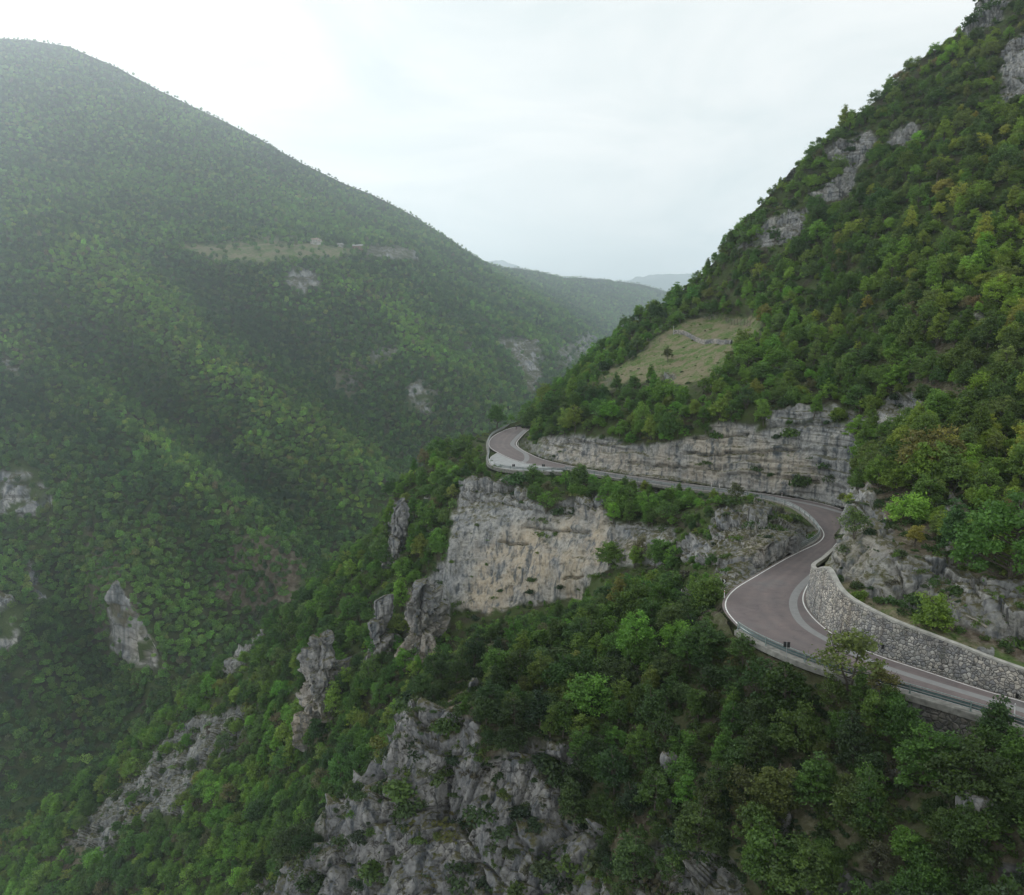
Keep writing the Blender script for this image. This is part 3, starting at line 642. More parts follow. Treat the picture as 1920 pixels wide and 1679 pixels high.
P1 = P1 + N1 * d1.reshape(P1.shape[:2])[..., None]
LOWWALL = [(1680, 1318), (1780, 1345), (1940, 1405), (2100, 1470), (2500, 1634), (2500, 1730), (2100, 1560), (1940, 1490), (1780, 1442), (1700, 1405)]
_q = P1.reshape(-1, 3); _q += (_q - np.array([0, 0, H])) * (polymask(U1.ravel(), V1.ravel(), LOWWALL, 9) * .035)[:, None]; P1 = _q.reshape(P1.shape)
P1 = keep_below_road(P1)
M1[:, 3] = np.maximum(M1[:, 3], .3)
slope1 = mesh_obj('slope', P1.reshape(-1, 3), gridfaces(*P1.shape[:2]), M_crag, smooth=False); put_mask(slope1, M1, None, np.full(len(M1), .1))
tag(slope1, 'dark wooded slope with a grey limestone crag below the near bend', kind='structure')

# ------------------------------------------------------------------ mountain across the gorge (layer three)
L3_top = [(-260, 85), (-120, 72), (0, 72), (60, 76), (130, 88), (220, 128), (300, 172), (400, 218), (480, 258), (560, 304), (640, 343), (700, 367), (770, 402), (830, 440), (862, 462), (905, 492), (950, 504), (1000, 508), (1060, 521), (1130, 525), (1190, 533), (1245, 546), (1300, 575), (1400, 620)]
L3_lines = [
    [(-260, 85, 1950), (0, 72, 1950), (300, 172, 2000), (560, 304, 2100), (700, 367, 2200), (862, 462, 2500), (950, 504, 3300), (1130, 525, 3700), (1245, 546, 3900), (1400, 620, 3900)],
    [(-260, 300, 1600), (0, 290, 1600), (250, 330, 1620), (500, 400, 1640), (700, 430, 1750), (850, 475, 1950), (900, 520, 1950), (1000, 566, 1850), (1060, 600, 1800), (1100, 628, 1750)],
    [(905, 500, 2900), (1010, 545, 2900), (1080, 585, 2800), (1130, 620, 2600), (1250, 700, 2400)],
    [(360, 460, 1330), (500, 462, 1330), (640, 468, 1360), (780, 475, 1420)], [(340, 495, 1240), (500, 492, 1240), (640, 500, 1260)],
    # ribs and gullies running down to the right
    [(-260, 360, 1330), (0, 400, 1200), (120, 445, 1100), (250, 520, 980), (400, 690, 830), (520, 770, 770), (620, 830, 720), (700, 890, 670), (745, 935, 640)],
    [(250, 470, 1290), (400, 560, 1180), (520, 640, 1090), (650, 740, 980), (760, 830, 860), (860, 880, 800)],
    [(640, 520, 1220), (740, 600, 1130), (830, 700, 1000), (880, 780, 920)],
    [(780, 520, 1480), (900, 600, 1330), (960, 660, 1230), (1010, 730, 1120), (1100, 760, 1100)],
    [(-260, 640, 900), (0, 650, 860), (150, 720, 780), (330, 850, 660), (470, 1000, 560), (560, 1080, 520)],
    [(100, 640, 930), (250, 760, 830), (400, 860, 740), (560, 970, 640), (640, 1060, 600)],
    [(-260, 880, 640), (0, 880, 620), (100, 930, 590), (160, 1010, 560)], [(-260, 970, 600), (0, 965, 590), (60, 970, 580)],
    [(200, 1100, 490), (240, 1120, 480), (300, 1250, 455), (360, 1300, 440)], [(100, 1060, 560), (180, 1180, 520), (200, 1280, 500)],
    [(0, 1110, 500), (40, 1150, 490), (30, 1210, 480)], [(-260, 1350, 450), (0, 1400, 430), (200, 1440, 425), (400, 1400, 425)], [(420, 1060, 560), (540, 1100, 530), (500, 1180, 520)],
    [(-260, 1900, 360), (200, 1900, 360), (800, 1900, 500), (1500, 1900, 600)], [(700, 1100, 620), (1000, 900, 900), (1300, 800, 1500)]]
D3 = solve(-280, 1500, 50, 1920, 6, L3_lines, soft=8)
P3, U3, V3 = grid_layer('m', -250, 1400, 560, L3_top, 1880, 520, D3, 1.25, [(30, 5), (80, 30), (200, 110), (500, 330), (900, 640)])
ROCK3 = {0: [([(-200, 890), (0, 888), (50, 880), (75, 905), (108, 935), (90, 955), (50, 962), (20, 962), (-200, 940)], 1), ([(55, 1045), (72, 1045), (85, 1085), (112, 1112), (70, 1128), (60, 1100)], 1),
             ([(200, 1110), (222, 1090), (240, 1118), (238, 1150), (270, 1160), (300, 1205), (310, 1250), (240, 1255), (215, 1225), (165, 1190), (205, 1170)], .9), ([(-100, 1100), (10, 1105), (42, 1150), (36, 1205), (0, 1235), (-100, 1235)], 1),
             ([(0, 672), (38, 675), (36, 698), (8, 698)], 1), ([(536, 512), (560, 503), (600, 506), (598, 535), (560, 542), (540, 530)], 1), ([(683, 463), (735, 458), (780, 464), (786, 486), (740, 486), (690, 484)], 1),
             ([(920, 632), (980, 632), (1012, 655), (1020, 690), (1008, 724), (990, 722), (985, 690), (965, 665), (945, 645)], 1), ([(1040, 650), (1075, 640), (1100, 625), (1120, 632), (1110, 660), (1060, 690), (1040, 680)], .8),
             ([(765, 735), (795, 718), (818, 735), (820, 770), (790, 780), (768, 775)], .8), ([(684, 672), (700, 668), (748, 655), (750, 668), (715, 690)], .7), ([(870, 636), (890, 628), (890, 650), (872, 650)], .7), ([(925, 690), (945, 690), (930, 712)], .6), ([(630, 700), (670, 712), (665, 745), (640, 740)], .45)],
         1: [([(200, 1180), (300, 1200), (300, 1250), (220, 1250)], .35)],
         2: [([(330, 460), (480, 455), (640, 463), (680, 474), (640, 484), (480, 491), (380, 486)], .85), ([(460, 440), (580, 448), (560, 456), (460, 450)], .6)],
         3: [([(400, 1060), (470, 1000), (550, 1040), (556, 1130), (470, 1150), (400, 1110)], .8), ([(160, 990), (210, 1010), (240, 1090), (300, 1200), (180, 1200), (150, 1080)], .5), ([(620, 670), (700, 690), (660, 780), (600, 730)], .4)]}
M3 = paint(U3, V3, P3, ROCK3, 9.0, .035, None, (.07, .09)); N3 = normals(P3)
d3 = displace(P3, N3, M3, 'far') * np.clip((V3.ravel() - 560) / 200 + 1, .25, 1)
P3 = P3 + N3 * (d3.reshape(P3.shape[:2]) * .9)[..., None]
mtn = mesh_obj('mountain', P3.reshape(-1, 3), gridfaces(*P3.shape[:2]), M_far, smooth=True); put_mask(mtn, M3)
tag(mtn, 'hazy forested mountain across the gorge with pale crags', kind='structure')

# two pale summits at the end of the valley
for nm, top, D, lb in (('distant_hills', [(1120, 560), (1160, 532), (1190, 521), (1215, 517), (1240, 514), (1270, 514), (1305, 513), (1345, 520), (1400, 540), (1500, 556)], 9000, 'pale blue hills far beyond the end of the valley'),
                       ('distant_mountain', [(850, 520), (880, 505), (905, 492), (925, 489), (940, 488), (958, 494), (985, 506), (1030, 520), (1100, 545)], 10500, 'faint pale mountain peak over the saddle of the ridge')):
    us = np.linspace(top[0][0], top[-1][0], 90); tp = np.array(top, float); vt = np.interp(us, tp[:, 0], tp[:, 1])
    rows = []
    c = wpt(us, vt, np.full(90, D)); c[:, 2] += fbm(np.stack([us * .08, us * 0, us * 0], 1), 4) * 25
    for k in range(-6, 26):
        q = c.copy(); q[:, 1] -= k * 130; q[:, 2] -= abs(k) * 75 * (1 + .0 * k)
        q[:, 0] *= (1 - k * 130 / D) if k > 0 else 1
        q += (fbm(q * .0016 + 3, 4) * 130)[:, None] * (abs(k) > 0); rows.append(q)
    Pm = np.stack(rows)
    o = mesh_obj(nm, Pm.reshape(-1, 3), gridfaces(*Pm.shape[:2])[:, ::-1], plain(nm + '_rock', (.12, .14, .10), .95, nscale=.004, amt=.4), smooth=True)
    tag(o, lb, kind='structure')

# ------------------------------------------------------------------ road sheets
road = strip2('road', EO, EI, 0.0, M_asph); tag(road, 'winding reddish grey asphalt mountain road', kind='structure')
road.location.z = 0
tag(band('road_line', LO, .17, .012, M_line), 'white edge line on the valley side of the road', kind='structure')
vis = (LI[:, 1] > 0)
tag(band('road_line', LI, .17, .012, M_line), 'white edge line on the rock side of the road', kind='structure')
PT1 = [(1540, 1062), (1522, 1080), (1503, 1098), (1490, 1117), (1487, 1137), (1498, 1163), (1522, 1184), (1555, 1202), (1600, 1226), (1653, 1249), (1713, 1269), (1780, 1290), (1847, 1310), (1920, 1333), (2060, 1380), (2380, 1502)]
tag(band('road_patch', groundline(PT1), 1.15, .006, M_patch), 'pale grey repair strip curving round the near bend', kind='structure')
PT2 = [(985, 806), (976, 814), (967, 823), (961, 831), (962, 836), (972, 843), (984, 850), (988, 857), (986, 864), (978, 868)]
tag(band('road_patch', groundline(PT2, it=4), 1.6, .006, M_patch), 'pale grey repair strip across the far hairpin', kind='structure')
PT3 = [(1580, 962), (1533, 949), (1467, 936), (1390, 926), (1300, 914), (1220, 902)]
tag(band('road_patch', groundline(PT3, it=4), 1.5, .006, M_patch), 'pale grey strip beside the tall cliff', kind='structure')
LY = np.array([onroad(a, b) for a, b in LAY_px])
cen = LY.mean(0); V = [tuple(cen + (0, 0, .008))] + [(p_[0], p_[1], -.02) for p_ in LY]
lay = mesh_obj('layby', [(a, b, -.014) for a, b, _ in V], [(0, i + 1, (i + 1) % len(LY) + 1) for i in range(len(LY))], M_layby); tag(lay, 'pale lay-by outside the far hairpin', kind='structure')
tag(band('road_line', groundline([(934, 849), (921, 857), (918, 866), (922, 872), (932, 876)], it=2), .15, .012, M_line), 'white line round the lay-by', kind='structure')

# concrete edge beam under the rail
def extrude(name, P, prof, m, parent=None):
    """prof: list of (out, z) points, out = metres to the left of P"""
    n = len(P); V = []
    for (d, z) in prof:
        Q = offset(P, d) if d else P
        V += [(q[0], q[1], z) for q in Q]
    k = len(prof); F = []
    for j in range(k):
        a, b = j * n, ((j + 1) % k) * n
        for i in range(n - 1): F.append((a + i, a + i + 1, b + i + 1, b + i))
    F.append(tuple(j * n for j in range(k))); F.append(tuple(j * n + n - 1 for j in reversed(range(k))))
    return mesh_obj(name, V, F, m, parent)
def seg(P, cond):
    I = np.where(cond)[0]; return P[I[0]:I[-1] + 1]
lu, lvv = proj(LO)
idx = np.arange(len(LO))
def near_idx(px): return int(np.argmin((lu - px[0]) ** 2 + (lvv - px[1]) ** 2))
i_a = near_idx((1395, 1184)); i_bend = near_idx((1506, 1032)); i_b2 = near_idx((1060, 880)); i_end = len(LO) - 1
kerb1 = tag(extrude('kerb', LO[:i_a + 1], [(.47, .02), (.47, .10), (1.35, .10), (1.40, .04), (1.40, -.62), (1.1, -.72), (.5, -.72)], M_conc), 'weathered concrete edge beam of the near road', kind='structure')
kerb2 = tag(extrude('kerb', LO[i_bend:i_b2], [(.47, .02), (.47, .10), (1.1, .10), (1.15, .04), (1.15, -.55), (.9, -.6), (.5, -.6)], M_conc), 'concrete edge beam of the upper road leg', kind='structure')
kerb3 = tag(extrude('kerb', smoothline(groundline([(1062, 885), (1000, 885), (950, 881), (928, 876), (917, 870), (914, 862), (916, 850), (914, 838), (915, 828), (922, 816), (938, 807), (956, 799), (984, 793)]), 8), [(-.2, .02), (-.2, .14), (.5, .14), (.5, -.9), (0, -1), (-.15, -1)], M_conc), 'concrete edge of the far hairpin', kind='structure')

# ------------------------------------------------------------------ guard rails
M_rail = plain('rail_steel', (.23, .29, .28), .5, .35, nscale=2, amt=.2)
M_rail2 = plain('rail_dark', (.09, .14, .14), .5, .3, nscale=2, amt=.2)
M_galv = plain('rail_galvanised', (.34, .37, .38), .5, .3, nscale=2, amt=.2)
def guard_rail(P, label, spacing, z0=.1, far=False):
    P = resample(P, ds=1.0); c = P[len(P) // 2]
    root = thing('guard_rail', label, 'guard rail', (float(c[0]), float(c[1]), 0))
    Q = P - np.array([c[0], c[1], 0])
    def beam(z, h, dep, m, nm='rail'):
        extrude(nm, Q, [(0, z - h / 2), (dep, z - h / 4), (0, z), (dep, z + h / 4), (0, z + h / 2), (-.03, z + h / 2), (dep - .03, z + h / 4), (-.03, z), (dep - .03, z - h / 4), (-.03, z - h / 2)], m, root)
    beam(z0 + .68, .28, -.07, M_galv if far else M_rail2, 'rail')
    beam(z0 + .36, .20, -.06, M_galv if far else M_rail2, 'rail')
    MB().tube(upt(Q + np.array([0, 0, z0 + 1.0])), .055, 6).build('top_rail', M_galv if far else M_rail, root)
    pp = resample(Q, ds=spacing)
    for i, q in enumerate(pp):
        t_ = pp[min(i + 1, len(pp) - 1)] - pp[max(i - 1, 0)]; rz = math.atan2(t_[1], t_[0])
        b = MB(); b.box((0, 0, .53), (.14, .07, 1.06)); b.box((0, 0, .012), (.28, .22, .024))
        po = b.build('post', M_rail, root); po.location = (float(q[0]), float(q[1]), z0); po.rotation_euler = (0, 0, rz)
        # set outside of the rails
        po.location.x += -math.sin(rz) * .08; po.location.y += math.cos(rz) * .08
    return root
guard_rail(offset(LO[:i_a + 1], .85), 'dark green steel guard rail along the near stretch above the stone wall', 5.6)
guard_rail(offset(LO[i_bend:i_b2], .8), 'steel guard rail round the rocky bend and along the upper leg', 3.9, .1, True)
gr3 = smoothline(groundline([(1062, 884), (1000, 884), (950, 880), (929, 875), (918, 869), (915, 862), (917, 850), (915, 838), (916, 828), (923, 816), (939, 807), (957, 799), (984, 793)]), 8)
guard_rail(gr3, 'grey guard rail around the far hairpin and lay-by', 4.2, .1, True)

# ------------------------------------------------------------------ stone walls
def stone_mat(name, sc, light, stagger=False):
    m, t, p = newmat(name); tcn = N(t, 'ShaderNodeNewGeometry'); pos = tcn.outputs['Position']
    mp = N(t, 'ShaderNodeMapping'); mp.inputs['Scale'].default_value = (1, 1, 1.1); 
    nz = N(t, 'ShaderNodeTexNoise'); nz.inputs['Scale'].default_value = 1.4; L(t, pos, nz.inputs['Vector'])
    vs = N(t, 'ShaderNodeVectorMath', operation='SCALE'); vs.inputs['Scale'].default_value = .35; L(t, nz.outputs['Color'], vs.inputs[0])
    ad = N(t, 'ShaderNodeVectorMath', operation='ADD'); L(t, pos, ad.inputs[0]); L(t, vs.outputs[0], ad.inputs[1]); L(t, ad.outputs[0], mp.inputs['Vector'])
    v1 = N(t, 'ShaderNodeTexVoronoi', feature='DISTANCE_TO_EDGE'); v2 = N(t, 'ShaderNodeTexVoronoi', feature='F1')
    for v_ in (v1, v2): v_.inputs['Scale'].default_value = sc; v_.inputs['Randomness'].default_value = .9; L(t, mp.outputs[0], v_.inputs['Vector'])
    hv = N(t, 'ShaderNodeSeparateColor'); L(t, v2.outputs['Color'], hv.inputs[0])
    cst = ramp(t, hv.outputs[0], [(0, tuple(light * q for q in (.52, .52, .54))), (.35, tuple(light * q for q in (.78, .77, .74))), (.7, tuple(light * q for q in (.95, .90, .82))), (1, tuple(light * q for q in (1.3, 1.26, 1.18)))])
    big = noise(t, pos, .16, detail=5); fine = noise(t, pos, 9, detail=4)
    cst = mixc(t, 1, cst, ramp(t, big, [(.35, (.62, .66, .72)), (.6, (1.05, 1.0, .94))]), 'MULTIPLY')
    cst = mixc(t, 1, cst, ramp(t, fine, [(.3, (.75, .75, .75)), (.7, (1.2, 1.2, 1.2))]), 'MULTIPLY')
    st = noise(t, pos, .8, (1, 1, .12), 5)
    cst = mixc(t, 1, cst, ramp(t, st, [(.36, (.58, .56, .55)), (.48, (1, 1, 1))]), 'MULTIPLY')
    j = smooth(t, v1.outputs['Distance'], .02, .075)
    cst = mixc(t, j, (.07, .068, .065), cst); lc = smooth(t, noise(t, pos, .45, detail=7, rough=.7), .56, .64); cst = mixc(t, mathn(t, 'MULTIPLY', lc, .35), cst, (.10, .11, .06))
    L(t, cst, p.inputs['Base Color']); p.inputs['Roughness'].default_value = .92
    b = N(t, 'ShaderNodeBump'); b.inputs['Strength'].default_value = .9; b.inputs['Distance'].default_value = .12
    L(t, smooth(t, v1.outputs['Distance'], 0, .25), b.inputs['Height']); L(t, b.outputs[0], p.inputs['Normal'])
    return m
M_stone = stone_mat('stone_wall_light', 2.15, .50); M_stone2 = stone_mat('stone_wall_dark', 1.5, .20)
# upper retaining wall: foot along the rock side, coping traced above it
foot_px = FOOT_px  # [(2080, 1368), (1920, 1309), (1860, 1293), (1813, 1278), (1713, 1245), (1660, 1229), (1613, 1211), (1563, 1186), (1532, 1160), (1516, 1138), (1511, 1122), (1514, 1108), (1521, 1094), (1530, 1080), (1543, 1062), (1556, 1044), (1572, 1023)]
ft = groundline(foot_px, 0, it=6)
cop_px = COP_px  # [(2080, 1325), (1920, 1263), (1863, 1241), (1780, 1208), (1697, 1178), (1630, 1149), (1580, 1122), (1557, 1105), (1538, 1080), (1531, 1060), (1537, 1034), (1553, 1009), (1571, 999)]
# height of the coping at each foot point: vertical column read off the picture
fu_, fv_ = proj(ft)
cu = catmull(cop_px, 12)
wall_h = []
for p_, u_ in zip(ft, fu_):
    # first crossing of the coping line in this column
    k_ = np.argmin(np.abs(cu[:, 0] - u_) + (1e3 if u_ > 1545 else 0) * (cu[:, 1] < 1100))
    x_, z_ = ray(u_, cu[k_, 1]); wall_h.append(H + z_ * p_[1])
s_ = np.arange(len(ft)) * .6
wall_h = np.array(wall_h)
last = np.argmax(fv_ < 1150) if (fv_ < 1150).any() else len(ft)
h_end = float(np.clip(wall_h[max(last - 2, 0)], 1.5, 6))
wall_h[last:] = np.interp(np.arange(len(ft) - last), [0, max(1, (len(ft) - last) * .5), len(ft) - last], [h_end, 2.4, .35])
for _ in range(30): wall_h[1:-1] = .25 * wall_h[:-2] + .5 * wall_h[1:-1] + .25 * wall_h[2:]
WALL_FT, WALL_H = ft, wall_h
rw = thing('retaining_wall', 'light rubble stone retaining wall with concrete coping on the uphill side of the near road', 'retaining wall', tuple(map(float, ft[len(ft) // 3])))
o0 = np.array(rw.location)
nr_, nc_ = 14, len(ft); V = []
fine_ft = resample(np.c_[ft, wall_h], ds=.22); nc_ = len(fine_ft)
A = fine_ft[:, :3]; hh = fine_ft[:, 3]
T_ = np.gradient(A[:, :2], axis=0); T_ /= np.linalg.norm(T_, axis=1)[:, None]; Rn = np.stack([T_[:, 1], -T_[:, 0]], 1)   # to the right = uphill
nr_ = 20
for r_ in range(nr_):
    f_ = r_ / (nr_ - 1); z = -.3 + f_ * (hh + .3 - .12); q = np.c_[A[:, :2] + Rn * (.12 * z)[:, None], z]
    F1, F2, C = worley(q * np.array([2.15, 2.15, 2.36]) + 40)
    q[:, :2] -= Rn * (.05 * np.clip((F2 - F1) / .3, 0, 1) + .03 * C)[:, None]
    V.append(q)
wb = np.stack(V); mesh_obj('stone_face', wb.reshape(-1, 3) - o0, gridfaces(nr_, nc_), M_stone, rw, smooth=True)
Bk = np.c_[A[:, :2] + Rn * (.12 * hh + .0)[:, None], hh]
prof = [(.10, -.14), (.10, .10), (-.55, .10), (-.55, -.5)]
V = []; 
for (d_, z_) in prof: V.append(np.c_[Bk[:, :2] - Rn * d_, Bk[:, 2] + z_])
V = np.stack(V); F = gridfaces(4, nc_)
M_cop = plain('coping_concrete', (.36, .35, .32), .9, nscale=1.2, amt=.25, bump=.3)
F = [tuple(f_) for f_ in F] + [(0, nc_, 2 * nc_, 3 * nc_), (nc_ - 1, 4 * nc_ - 1, 3 * nc_ - 1, 2 * nc_ - 1)]
mesh_obj('coping', V.reshape(-1, 3) - o0, F, M_cop, rw)
# lower retaining wall under the near road
lw = offset(LO[:near_idx((1560, 1254))], 1.12); lw = resample(lw, ds=.25)
o1 = lw[len(lw) // 2].copy()
lwt = thing('retaining_wall', 'dark old stone wall holding up the near road above the bushes', 'retaining wall', tuple(map(float, o1)))
T_ = np.gradient(lw[:, :2], axis=0); T_ /= np.linalg.norm(T_, axis=1)[:, None]; Rn = np.stack([T_[:, 1], -T_[:, 0]], 1)
V = []
for r_ in range(26):
    z = -.6 - r_ * .28; q = np.c_[lw[:, :2] - Rn * (-.10 * (z + .6)), np.full(len(lw), z)]
    F1, F2, C = worley(q * 1.5 + 11); q[:, :2] -= Rn * (.09 * np.clip((F2 - F1) / .3, 0, 1) + .06 * C)[:, None]; V.append(q)
mesh_obj('stone_face', np.stack(V).reshape(-1, 3) - o1, gridfaces(26, len(lw))[:, ::-1], M_stone2, lwt, smooth=True)
# small wall under the bend
bw = offset(LO[i_bend + 4:near_idx((1478, 947))], 1.0); bw = resample(bw, ds=.3); o1 = bw[len(bw) // 2].copy()
T_ = np.gradient(bw[:, :2], axis=0); T_ /= np.linalg.norm(T_, axis=1)[:, None]; Rn = np.stack([T_[:, 1], -T_[:, 0]], 1); V = []
for r_ in range(14):
    z = -.3 - r_ * .25; q = np.c_[bw[:, :2] - Rn * (-.08 * z), np.full(len(bw), z)]
    F1, F2, C = worley(q * 1.9 + 3); q[:, :2] -= Rn * (.06 * np.clip((F2 - F1) / .3, 0, 1) + .04 * C)[:, None]; V.append(q)
o_ = mesh_obj('retaining_wall', np.stack(V).reshape(-1, 3) - o1, gridfaces(14, len(bw))[:, ::-1], M_stone, smooth=True); o_.location = tuple(map(float, o1))
tag(o_, 'short grey stone wall under the guard rail of the rocky bend', 'retaining wall')

# ------------------------------------------------------------------ vegetation
def tube_np(pts, rad, k=5):
    V = []; F = []
    for i, p in enumerate(pts):
        t = np.array(pts[min(i + 1, len(pts) - 1)]) - np.array(pts[max(i - 1, 0)]); t = t / (np.linalg.norm(t) + 1e-9)
        a = np.cross(t, (.31, .17, .2) if abs(t[2]) > .8 else (0, 0, 1)); a /= np.linalg.norm(a); b = np.cross(t, a)
        for j in range(k): V.append(np.array(p) + (a * math.cos(6.2832 * j / k) + b * math.sin(6.2832 * j / k)) * rad[i])
    for i in range(len(pts) - 1):
        for j in range(k): F.append((i * k + j, i * k + (j + 1) % k, (i + 1) * k + (j + 1) % k, (i + 1) * k + j))
    return V, F
def tree_data(seed, h=6.0, w=4.6, base=.28, nclump=34, nleaf=150, leaf=.17, flat=.55, clump=.85, trunk=True, conic=0.0, multi=1):
    """woody skeleton (verts, faces) and leaf quads (verts, faces, per-leaf tone) of one tree"""
    g = np.random.default_rng(seed); TV = []; TF = []
    def add(v, f):
        n = len(TV); TV.extend(v); TF.extend([tuple(i + n for i in q) for q in f])
    # clump centres on an uneven crown
    cs = []
    lob = g.normal(size=(5, 3)); lob /= np.linalg.norm(lob, axis=1)[:, None]; la = g.uniform(-.25, .35, 5)
    for _ in range(nclump):
        d = g.normal(size=3); d /= np.linalg.norm(d); d[2] = abs(d[2]) * 1.0 - .45 * g.random()
        r = (.45 + .55 * g.random() ** .5) * (1 + sum(la[i] * max(0, d @ lob[i]) ** 2 for i in range(5)))
        z = (d[2] * r + .45) / 1.45
        cw = w / 2 * (1 - conic * max(z, 0))
        cs.append((d[0] * r * cw, d[1] * r * cw, h * base + (h - h * base) * min(max(z, .02), 1.05) * .93))
    cs = np.array(cs)
    for m_ in range(multi):
        lean = g.normal(size=2) * (.05 if multi == 1 else .16) * h; pts = [(0, 0, -.6)]
        for i in range(1, 7):
            f = i / 6; pts.append((lean[0] * f + g.normal() * .07, lean[1] * f + g.normal() * .07, h * .86 * f))
        r0 = .022 * h / math.sqrt(multi); rad = [r0 * 1.25] + [r0 * (1 - .85 * i / 6) for i in range(1, 7)]
        if trunk:
            add(*tube_np(pts, rad, 6)); P = np.array(pts)
            for c in cs[m_::multi * (1 if nclump < 45 else 2)]:
                zt = max(h * base * .6, c[2] - .45 * np.hypot(c[0], c[1]) - .2); f = min(zt / (h * .86), .92) * 6; i = int(min(f, 5)); q = P[i] + (P[i + 1] - P[i]) * (f - i) if i < 6 else P[-1]
                mid = (q + c) / 2 + g.normal(size=3) * .15 + (0, 0, -.12)
                add(*tube_np([q, mid, c], [r0 * .42, r0 * .26, r0 * .08], 4))
    n = nclump * nleaf
    ci = np.repeat(np.arange(nclump), nleaf); cr = g.uniform(.6, 1.3, nclump)[ci] * clump
    d = g.normal(size=(n, 3)); d /= np.linalg.norm(d, axis=1)[:, None]
    rr = g.random(n) ** .45
    c = cs[ci] + d * (rr * cr)[:, None] * np.array([1, 1, flat])
    st = g.random(n) < .2; c[st] += g.normal(size=(st.sum(), 3)) * (.5 * clump) * np.array([1, 1, .7])
    nrm = g.normal(size=(n, 3)) * .75 + d * .5 + np.array([0, 0, .8]); nrm /= np.linalg.norm(nrm, axis=1)[:, None]
    a = np.cross(nrm, g.normal(size=(n, 3))); a /= np.linalg.norm(a, axis=1)[:, None]; b = np.cross(nrm, a)
    s = (g.uniform(.6, 1.35, n) * leaf)[:, None]
    V = np.stack([c - a * s, c - b * s * .6, c + a * s, c + b * s * .6], 1).reshape(-1, 3)
    F = np.arange(n * 4).reshape(-1, 4)
    tone = np.clip(g.normal(.5, .16, n) + (g.normal(0, .13, nclump))[ci], 0, 1)
    return np.array(TV).reshape(-1, 3), TF, V, F, tone
def leaf_attr(me, tone): me.attributes.new('lv', 'FLOAT', 'FACE').data.foreach_set('value', tone.astype(np.float32))
def mk_mesh(name, V, F, mats, fm=None, tone=None, smooth=False):
    o = mesh_obj(name, V, F, mats, fm=fm, smooth=smooth)
    if tone is not None: leaf_attr(o.data, tone)
    me = o.data; bpy.data.objects.remove(o); return me
VAR = [dict(h=6.2, w=4.8, base=.12, nclump=76, nleaf=74, clump=.66, leaf=.15), dict(h=7.4, w=3.9, base=.14, nclump=80, nleaf=70, clump=.62, leaf=.15), dict(h=5.2, w=5.4, base=.10, nclump=84, nleaf=70, flat=.45, clump=.68, leaf=.15),
       dict(h=6.8, w=4.4, base=.22, nclump=50, nleaf=58, clump=.62, leaf=.15), dict(h=4.8, w=4.0, base=.06, nclump=64, nleaf=76, multi=3, clump=.62, leaf=.15), dict(h=8.0, w=3.8, base=.12, nclump=76, nleaf=70, conic=.45, clump=.6, leaf=.15),
       dict(h=5.8, w=4.4, base=.16, nclump=40, nleaf=40, clump=.75, multi=2, leaf=.15), dict(h=4.4, w=4.4, base=.04, nclump=70, nleaf=74, flat=.7, clump=.66, leaf=.15)]
VAR.append(dict(h=13.5, w=12.5, base=.06, nclump=95, nleaf=120, leaf=.24, clump=1.25))
TR_ME = []; CR_ME = []; FULL = []
lib = bpy.data.collections.new('tree_kinds')          # source shapes of the woodland; not linked to the scene
def lib_obj(name, me):
    o = bpy.data.objects.new(name, me); lib.objects.link(o); return o
for i, k in enumerate(VAR):
    tv, tf, lv_, lf, tone = tree_data(100 + i, **k)
    TR_ME.append(mk_mesh('trunk', tv, tf, M_bark, smooth=True)); CR_ME.append(mk_mesh('crown', lv_, lf, M_leaf, tone=tone))
    tfa = np.array(tf); V = np.concatenate([tv, lv_]); F = np.concatenate([tfa, lf + len(tv)])
    me = mk_mesh('near_tree_%02d' % i, V, F, [M_bark, M_leaf], fm=np.r_[np.zeros(len(tfa)), np.ones(len(lf))], tone=np.r_[np.full(len(tfa), .5), tone])
    (lib_obj('a_tree_%02d' % i, me) if i < 8 else None)
